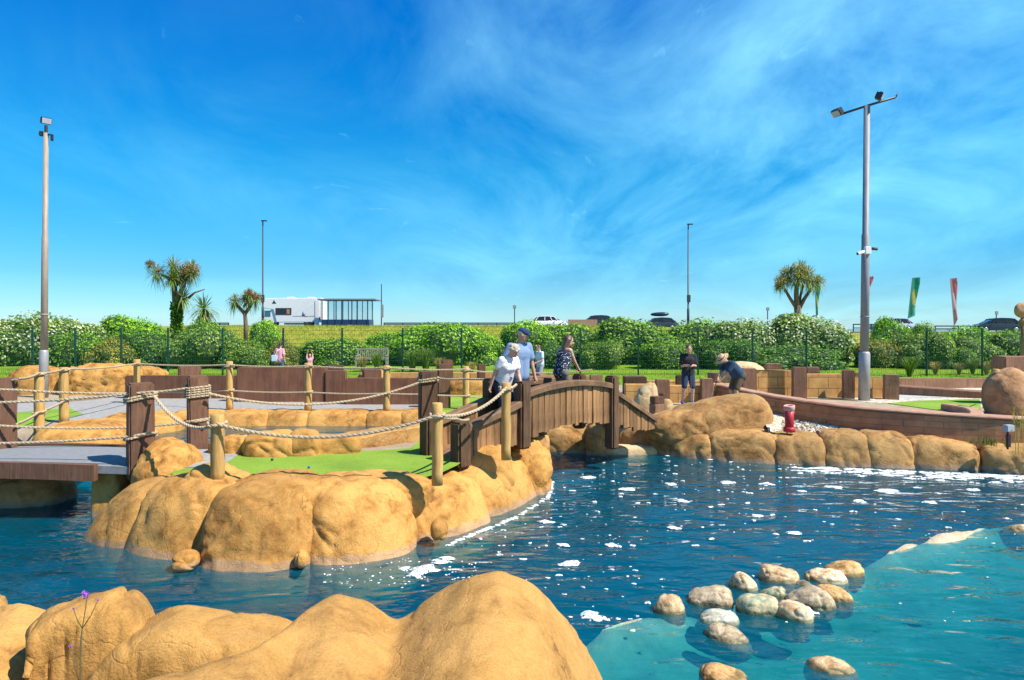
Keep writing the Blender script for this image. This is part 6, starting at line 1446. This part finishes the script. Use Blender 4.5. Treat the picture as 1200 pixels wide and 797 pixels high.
    for c in clothes:
        kind, mat = c[0], c[1]; g_ = MB()
        if kind in ('shirt', 'tank_top', 'blouse'):
            hem = -.05 if kind == 'shirt' else -.04; e = .016
            for sg in (-1, 1): cl(g_, T(sg*.055, 0, hem), T(sg*.058, 0, .31), .116*bw+e, .106*bw+e)
            cl(g_, T(-.06, .01, .30), T(.06, .01, .30), .108*bw+e, .108*bw+e); cl(g_, T(-.07, .012, .345), T(.07, .012, .345), .106*bw+e, .106*bw+e)
            if fem: cl(g_, T(-.075, .078, .32), T(.075, .078, .32), .066+e*.6, .066+e*.6)
            cl(g_, T(0, .012, .33), T(0, .0, .455 if kind != 'tank_top' else .40), .121, .084)
            if kind != 'tank_top':
                cl(g_, T(-sw*.85, 0, .445), T(sw*.85, 0, .445), .064+e, .064+e); cl(g_, T(0, 0, .42), T(0, 0, .50), .09, .066)
                for k in 'LR': cl(g_, J['sh'+k], J['sh'+k].lerp(J['el'+k], c[2] if len(c) > 2 else .62), .062+e*.8, .060+e)
            else:
                cl(g_, T(-.085, 0, .38), T(.085, 0, .38), .074, .074)
                for sg in (-1, 1): cl(g_, T(sg*.085, .07, .38), T(sg*.085, .02, .52), .018, .018); cl(g_, T(sg*.085, -.06, .38), T(sg*.085, .02, .52), .018, .018)
        elif kind in ('shorts', 'trousers'):
            fr = (c[2] if len(c) > 2 else .8) if kind == 'shorts' else 1
            cl(g_, J['hipL'], J['hipR'], .114*bw, .114*bw); cl(g_, T(-.045, 0, .0), T(.045, 0, .0), .109*bw, .109*bw)
            for k in 'LR':
                cl(g_, J['hip'+k], J['hip'+k].lerp(J['kn'+k], fr), .106*bw**.5, .074 if kind == 'trousers' else .084)
                if kind == 'trousers': cl(g_, J['kn'+k], J['kn'+k].lerp(J['ank'+k], .93), .074, .058)
        elif kind == 'shoes':
            for k in 'LR':
                an = J['ank'+k]; sh = MB(); cl(sh, an-u_*.03*s-f_*.035*s, an-u_*.042*s+f_*.15*s, .046, .040); cl(sh, an-u_*.02*s, an+u_*.0*s, .046, .042); wear('shoe', sh, mat, .012, 2)
            continue
        wear(kind, g_, mat)
    if hair:
        g_ = MB(); style, mat = hair
        g_.ball(HP(0, -.022, .040), (.088*s, .098*s, .094*s), Mh, 3)
        if style == 'curly':
            q = random.Random(4)
            for k in range(70):
                v = Vector((q.gauss(0, 1), q.gauss(-.45, .8), q.gauss(.45, .8))).normalized(); g_.ball(HP(v.x*.088, -.02+v.y*.095, .035+v.z*.09), q.uniform(.020, .032)*s, None, 1)
        elif style == 'long':
            for q in (-.06, -.03, 0, .03, .06):
                g_.capsule(HP(q, -.06+abs(q)*.3, .02), HP(q*1.15, -.075, -.17), .046*s, .042*s); g_.capsule(HP(q*1.15, -.075, -.17), HP(q*1.2, -.06, -.34), .042*s, .022*s)
            for sg in (-1, 1): g_.capsule(HP(sg*.075, .0, .03), HP(sg*.085, -.02, -.16), .028*s, .026*s); g_.capsule(HP(sg*.085, -.02, -.16), HP(sg*.09, .02, -.30), .026*s, .014*s)
        elif style == 'tail': g_.capsule(HP(0, -.10, .06), HP(0, -.15, -.10), .035*s, .022*s)
        me = remesh(g_, 'hair', .012*s, 2 if style == 'curly' else 4)
        hb = link('hair', me, mat, o)
    if cap:
        style, mat, band = cap; g_ = MB()
        if style == 'cap':
            g_.ball(HP(0, -.01, .055), (.092*s, .108*s, .082*s), Mh, 3); br_ = MB()
            g_.tube([HP(0, .06, .055), HP(0, .12, .050), HP(0, .175, .036)], [.074*s, .066*s, .05*s], 12)
            g2 = MB(); g2.ball(HP(0, -.01, .062), (.091*s, .107*s, .080*s), Mh, 3)
            q = MB(); q.ball(HP(0, .095, .048), (.075*s, .095*s, .012*s), Mh, 3); g2.v += []; k = len(g2.v); g2.f += [tuple(i+k for i in f) for f in q.f]; g2.v += q.v; g2.m += q.m
            link('cap', remesh(g2, 'cap', .009*s, 3), mat, o)
        else:
            n = 28; vs = []; prof = [(.19, .020), (.17, .030), (.105, .045), (.100, .085), (.088, .125), (.04, .140), (.001, .135)]
            for r, z in prof:
                for k in range(n): an = 2*math.pi*k/n; vs.append(HP(r*math.cos(an), -.005+r*1.1*math.sin(an), z))
            g_.add(vs, [(i*n+k, i*n+(k+1) % n, (i+1)*n+(k+1) % n, (i+1)*n+k) for i in range(len(prof)-1) for k in range(n)])
            hb = link('sun_hat', g_.mesh('sun_hat'), mat, o, smooth=True); sm = hb.modifiers.new('t', 'SOLIDIFY'); sm.thickness = .006
            bd = MB(); rows = [(.1045, .048), (.1035, .078)]; vs = [HP(r*math.cos(2*math.pi*k/n), -.005+r*1.1*math.sin(2*math.pi*k/n), z) for r, z in rows for k in range(n)]
            bd.add(vs, [(k, (k+1) % n, n+(k+1) % n, n+k) for k in range(n)]); b3 = link('hat_band', bd.mesh('hat_band'), band, o, smooth=True)
    return o, J, W, T, HP
cloth = lambda n, c, c2=None, sc=9: simple(n, c, c2 or tuple(x*.8 for x in c), sc, .9, bmp=.25, bscale=30, bdist=.01)
HB = simple('brown_hair', (.13, .065, .03), (.06, .03, .015), 30, .5, stretch=(3, 3, .6)); HG = simple('grey_blonde_hair', (.55, .46, .34), (.33, .27, .2), 25, .6); HK = simple('dark_hair', (.035, .016, .018), None, 20, .5)
def on_bridge(s, off): q = side_off(s, off); return Vector((q.x, q.y, deck_s(s)))
q = on_bridge(sP1+.40, .42)
man = person('man in a navy cap and grey-blue polo shirt standing on the arched bridge', q, 30, 1.85, 2, {'L': (-.30, .12, .95), 'R': (.30, .05, .86)}, (55, 18), skin=SKIN2, build=1.12,
       clothes=[('shirt', cloth('polo_grey_blue', (.20, .28, .42), (.15, .22, .35), 40), .7), ('trousers', cloth('navy_trousers', (.014, .022, .05))), ('shoes', cloth('brown_shoes', (.06, .04, .03)))], hair=('short', HG), cap=('cap', cloth('navy_cap', (.015, .04, .11)), None))
q = on_bridge(sP1-.02, .44)
post_top = side_off(sP1, WID); 
wom = person('white-haired woman in a white floral blouse leaning forward on the bridge', q, 38, 1.68, 22, {'L': Vector((q.x-.27, q.y-.12, q.z+.80)), 'R': (.18, .30, .86)}, (22, 32), skin=SKIN, build=1.1, fem=True,
       clothes=[('blouse', dots_mat('floral_blouse', (.74, .71, .72), (.55, .28, .34), 30, .26), .5), ('trousers', cloth('dark_jeans', (.02, .03, .07))), ('shoes', cloth('white_shoes', (.6, .6, .6)))], hair=('curly', HG))
q = on_bridge(sP1+1.75, .42); hp = side_off(sP2, WID)
yw = person('young woman with long hair in a dark dotted top resting a hand on the post', q, 128, 1.66, 12, {'L': Vector((q.x+.42, q.y+.35, q.z+.78)), 'R': Vector((q.x-.10, q.y-.12, q.z+.66))}, (-30, 15), skin=SKIN, fem=True, build=1.05,
       clothes=[('tank_top', dots_mat('navy_dotted_top', (.012, .016, .04), (.75, .75, .75), 27, .27)), ('shorts', cloth('khaki_shorts', (.16, .15, .10)), .6), ('shoes', cloth('white_sandals', (.6, .58, .55)))], hair=('long', HB))
q = G(806.5, 474.5); q.z = .812
gol = person('golfer in a black t-shirt and navy shorts looking at a phone, putter against him', q, -4, 1.74, 2, {'L': (-.05, .26, 1.14), 'R': (.07, .26, 1.15)}, (0, 22), feet=((-.17, .02), (.13, 0)),
       clothes=[('shirt', cloth('black_tshirt', (.018, .018, .025)), .72), ('shorts', cloth('navy_shorts', (.02, .035, .085)), .92), ('shoes', cloth('blue_shoes', (.03, .10, .32)))], hair=('short', HB))
def putter(label, top, foot, toe, mats=None):
    t = thing('putter', label, 'golf club', foot, 'putters held by the golfers'); top = Vector(top); foot = Vector(foot)
    mb = MB(); mb.tube([foot+Vector((0, 0, .02)), top], .0065, 8); mb.build('shaft', M['steel'], t); mb = MB(); v = (top-foot).normalized(); mb.tube([top-v*.24, top+v*.02], [.011, .014], 10); mb.build('grip', M['black'], t)
    mb = MB(); mb.box(foot+Vector((toe[0]*.5, toe[1]*.5, .018)), (abs(toe[0])+.05, abs(toe[1])+.03, .03), 0, .006); mb.build('head', M['black'], t)
W = gol[2]; putter('putter standing upright in front of the golfer in black', W(.02, .30, 1.10), tuple(W(.02, .33, 0)), (.08, -.02))
mb = MB(); mb.box(W(.01, .37, 1.185), (.075, .012, .15), 0, .004, 0, Matrix.Rotation(R(35), 4, 'X'))
ph_ = thing('phone', 'small dark phone held by the golfer in black', 'phone', W(.01, .37, 1.185)); mb.build('case', M['black'], ph_); mb = MB(); mb.box(W(.01, .37-.0, 1.185)+Vector((0, .009, .006)), (.066, .004, .135), 0, .001, 0, Matrix.Rotation(R(35), 4, 'X')); mb.build('screen', M['lens'], ph_)
q = G(863, 480); q.z = .812; q.y = 18.6; q.x = (862-CX)/F*18.6
hat = person('golfer in a straw hat and blue shirt bending over a putt', q, -70, 1.76, 46, {'L': (-.0, .58, .80), 'R': (.06, .56, .74)}, (0, 45), feet=((-.16, .0), (.16, .03)), build=1.25, skin=SKIN2,
       clothes=[('shirt', cloth('blue_shirt', (.018, .055, .11), (.012, .038, .08)), .7), ('shorts', cloth('brown_shorts', (.10, .07, .035)), .85), ('shoes', cloth('dark_shoes', (.03, .03, .03)))], hair=('short', HK), cap=('hat', simple('straw', (.58, .40, .22), (.45, .28, .14), 40, .8), M['black']))
W = hat[2]; putter('putter held low by the golfer in the straw hat', W(.03, .62, .80), tuple(W(.03, .95, 0)), (.03, .08))
q = Vector(((633-CX)/F*25.5, 25.5, .8))
person('boy in a pale blue and white t-shirt beyond the bridge', q, -60, 1.60, 3, {'L': (-.05, .24, 1.0), 'R': (.10, .24, 1.02)}, (0, 10), clothes=[('shirt', cloth('pale_tshirt', (.55, .70, .76), (.35, .60, .70), 4), .6), ('shorts', cloth('grey_shorts', (.3, .33, .38)), .9), ('shoes', cloth('grey_shoes', (.2, .2, .2)))], hair=('short', HB))
q = Vector(((327.5-CX)/F*30, 30, .82))
pk = person('person in a pink top with dark hair and a white shoulder bag on the lawn', q, 165, 1.56, 6, None, (30, 10), build=1.35, fem=True, clothes=[('shirt', cloth('pink_top', (.62, .22, .26), (.60, .30, .38), 4), .8), ('trousers', cloth('blue_jeans', (.07, .13, .24))), ('shoes', cloth('pale_shoes', (.5, .5, .5)))], hair=('tail', HK))
W = pk[2]; c = W(.14, -.20, .98); t = thing('shoulder_bag', 'small pale blue and white bag slung behind the person in pink', 'bag', c); mb = MB(); mb.box(c, (.30, .12, .30), .1, .04); mb.build('pouch', cloth('bag_cloth', (.55, .62, .72)), t)
mb = MB(); mb.tube([W(.12, -.20, 1.12), W(.02, -.19, 1.32), W(-.12, -.05, 1.46), W(-.16, .05, 1.40)], .014, 8); mb.build('strap', M['white_paint'], t)
q = Vector(((363-CX)/F*29, 29, .82))
person('child in a pink top holding both arms overhead on the lawn', q, 20, 1.12, 0, {'L': (-.10, .0, 1.92), 'R': (.10, .0, 1.92)}, (0, 0), clothes=[('shirt', cloth('child_pink_top', (.66, .30, .34)), .3), ('shorts', cloth('child_shorts', (.3, .2, .3)), .7), ('shoes', cloth('child_shoes', (.5, .5, .5)))], hair=('short', HB))

# ------------------------------------------------------------------ light, sky, camera
SUN = Vector((.58, -.27, .80)).normalized()
el = math.asin(SUN.z); azi = math.atan2(SUN.x, SUN.y)
sl = bpy.data.lights.new('sun', 'SUN'); sl.energy = 4.6; sl.angle = R(.5); sl.color = (1, .95, .86)
so = bpy.data.objects.new('sun', sl); C.objects.link(so); so.rotation_euler = (-SUN).to_track_quat('-Z', 'Y').to_euler()
wd = bpy.data.worlds.new('World'); SC.world = wd; wd.use_nodes = True; nt = wd.node_tree; nt.nodes.clear()
out = nt.nodes.new('ShaderNodeOutputWorld'); bg = nt.nodes.new('ShaderNodeBackground'); nt.links.new(bg.outputs[0], out.inputs[0])
sky = nt.nodes.new('ShaderNodeTexSky'); sky.sky_type = 'NISHITA'; sky.sun_disc = False; sky.sun_elevation = el; sky.sun_rotation = azi; sky.altitude = 0; sky.air_density = 1.0; sky.dust_density = .3; sky.ozone_density = 3.0
hs = nt.nodes.new('ShaderNodeHueSaturation'); hs.inputs['Saturation'].default_value = 1.45; hs.inputs['Value'].default_value = 1.0; hs.inputs['Hue'].default_value = .492; nt.links.new(sky.outputs[0], hs.inputs['Color'])
tc = nt.nodes.new('ShaderNodeTexCoord'); sx = nt.nodes.new('ShaderNodeSeparateXYZ'); nt.links.new(tc.outputs['Generated'], sx.inputs[0])
zc_ = math_n(nt, 'ADD', math_n(nt, 'MAXIMUM', sx.outputs[2], 0), .22)
cx_ = nt.nodes.new('ShaderNodeCombineXYZ'); nt.links.new(math_n(nt, 'DIVIDE', sx.outputs[0], zc_), cx_.inputs[0]); nt.links.new(math_n(nt, 'DIVIDE', sx.outputs[1], zc_), cx_.inputs[1])
mp = nt.nodes.new('ShaderNodeMapping'); mp.inputs['Rotation'].default_value = (0, 0, R(-62)); mp.inputs['Scale'].default_value = (.95, .60, 1); nt.links.new(cx_.outputs[0], mp.inputs[0])
c1 = noise_tex(nt, mp.outputs[0], 1.5, 9, .62, .7); c2 = noise_tex(nt, cx_.outputs[0], .55, 3, .5)
mask = math_n(nt, 'ADD', c2, math_n(nt, 'MULTIPLY', sx.outputs[0], .26))
cm_ = ramp(nt, mask, [(.30, (0, 0, 0)), (.66, (1, 1, 1))]); cf = ramp(nt, c1, [(.38, (0, 0, 0)), (.78, (1, 1, 1))])
fac = math_n(nt, 'MULTIPLY', math_n(nt, 'MULTIPLY', cm_, cf), .60)
wv_ = noise_tex(nt, mp.outputs[0], 6, 6, .6, 1.2); fac = math_n(nt, 'ADD', fac, math_n(nt, 'MULTIPLY', ramp(nt, wv_, [(.66, (0, 0, 0)), (.8, (1, 1, 1))]), .22), True)
k_ = 1/2.5/1.19
tint = ramp(nt, math_n(nt, 'MAXIMUM', sx.outputs[2], 0), [(p_, tuple(x*k_ for x in c_)) for p_, c_ in ((0, (.66, 1.0, 1.55)), (.03, (.48, .86, 1.28)), (.07, (.36, .75, 1.04)), (.22, (.27, 1.03, 1.18)), (.42, (.15, .95, 1.36)), (1, (.14, .7, 1.1)))])
tinted = mixc(nt, 1, hs.outputs[0], tint, 'MULTIPLY'); tinted = mixc(nt, 1, tinted, (2.5, 2.5, 2.5), 'MULTIPLY')
col = mixc(nt, fac, tinted, (3.1, 7.7, 9.0)); nt.links.new(col, bg.inputs[0]); bg.inputs[1].default_value = .10
cam = bpy.data.cameras.new('camera'); co = bpy.data.objects.new('camera', cam); C.objects.link(co); SC.camera = co
co.location = (0, 0, CZ); co.rotation_euler = (R(90), 0, 0); cam.sensor_fit = 'HORIZONTAL'; cam.sensor_width = 36; cam.lens = 24; cam.shift_y = -13.5/1200; cam.clip_start = .05; cam.clip_end = 9000
SC.view_settings.view_transform = 'Standard'; SC.view_settings.look = 'None'; SC.view_settings.gamma = 1; SC.view_settings.exposure = .78
SC.cycles.max_bounces = 8; SC.cycles.transparent_max_bounces = 24; SC.cycles.diffuse_bounces = 3; SC.cycles.use_denoising = True
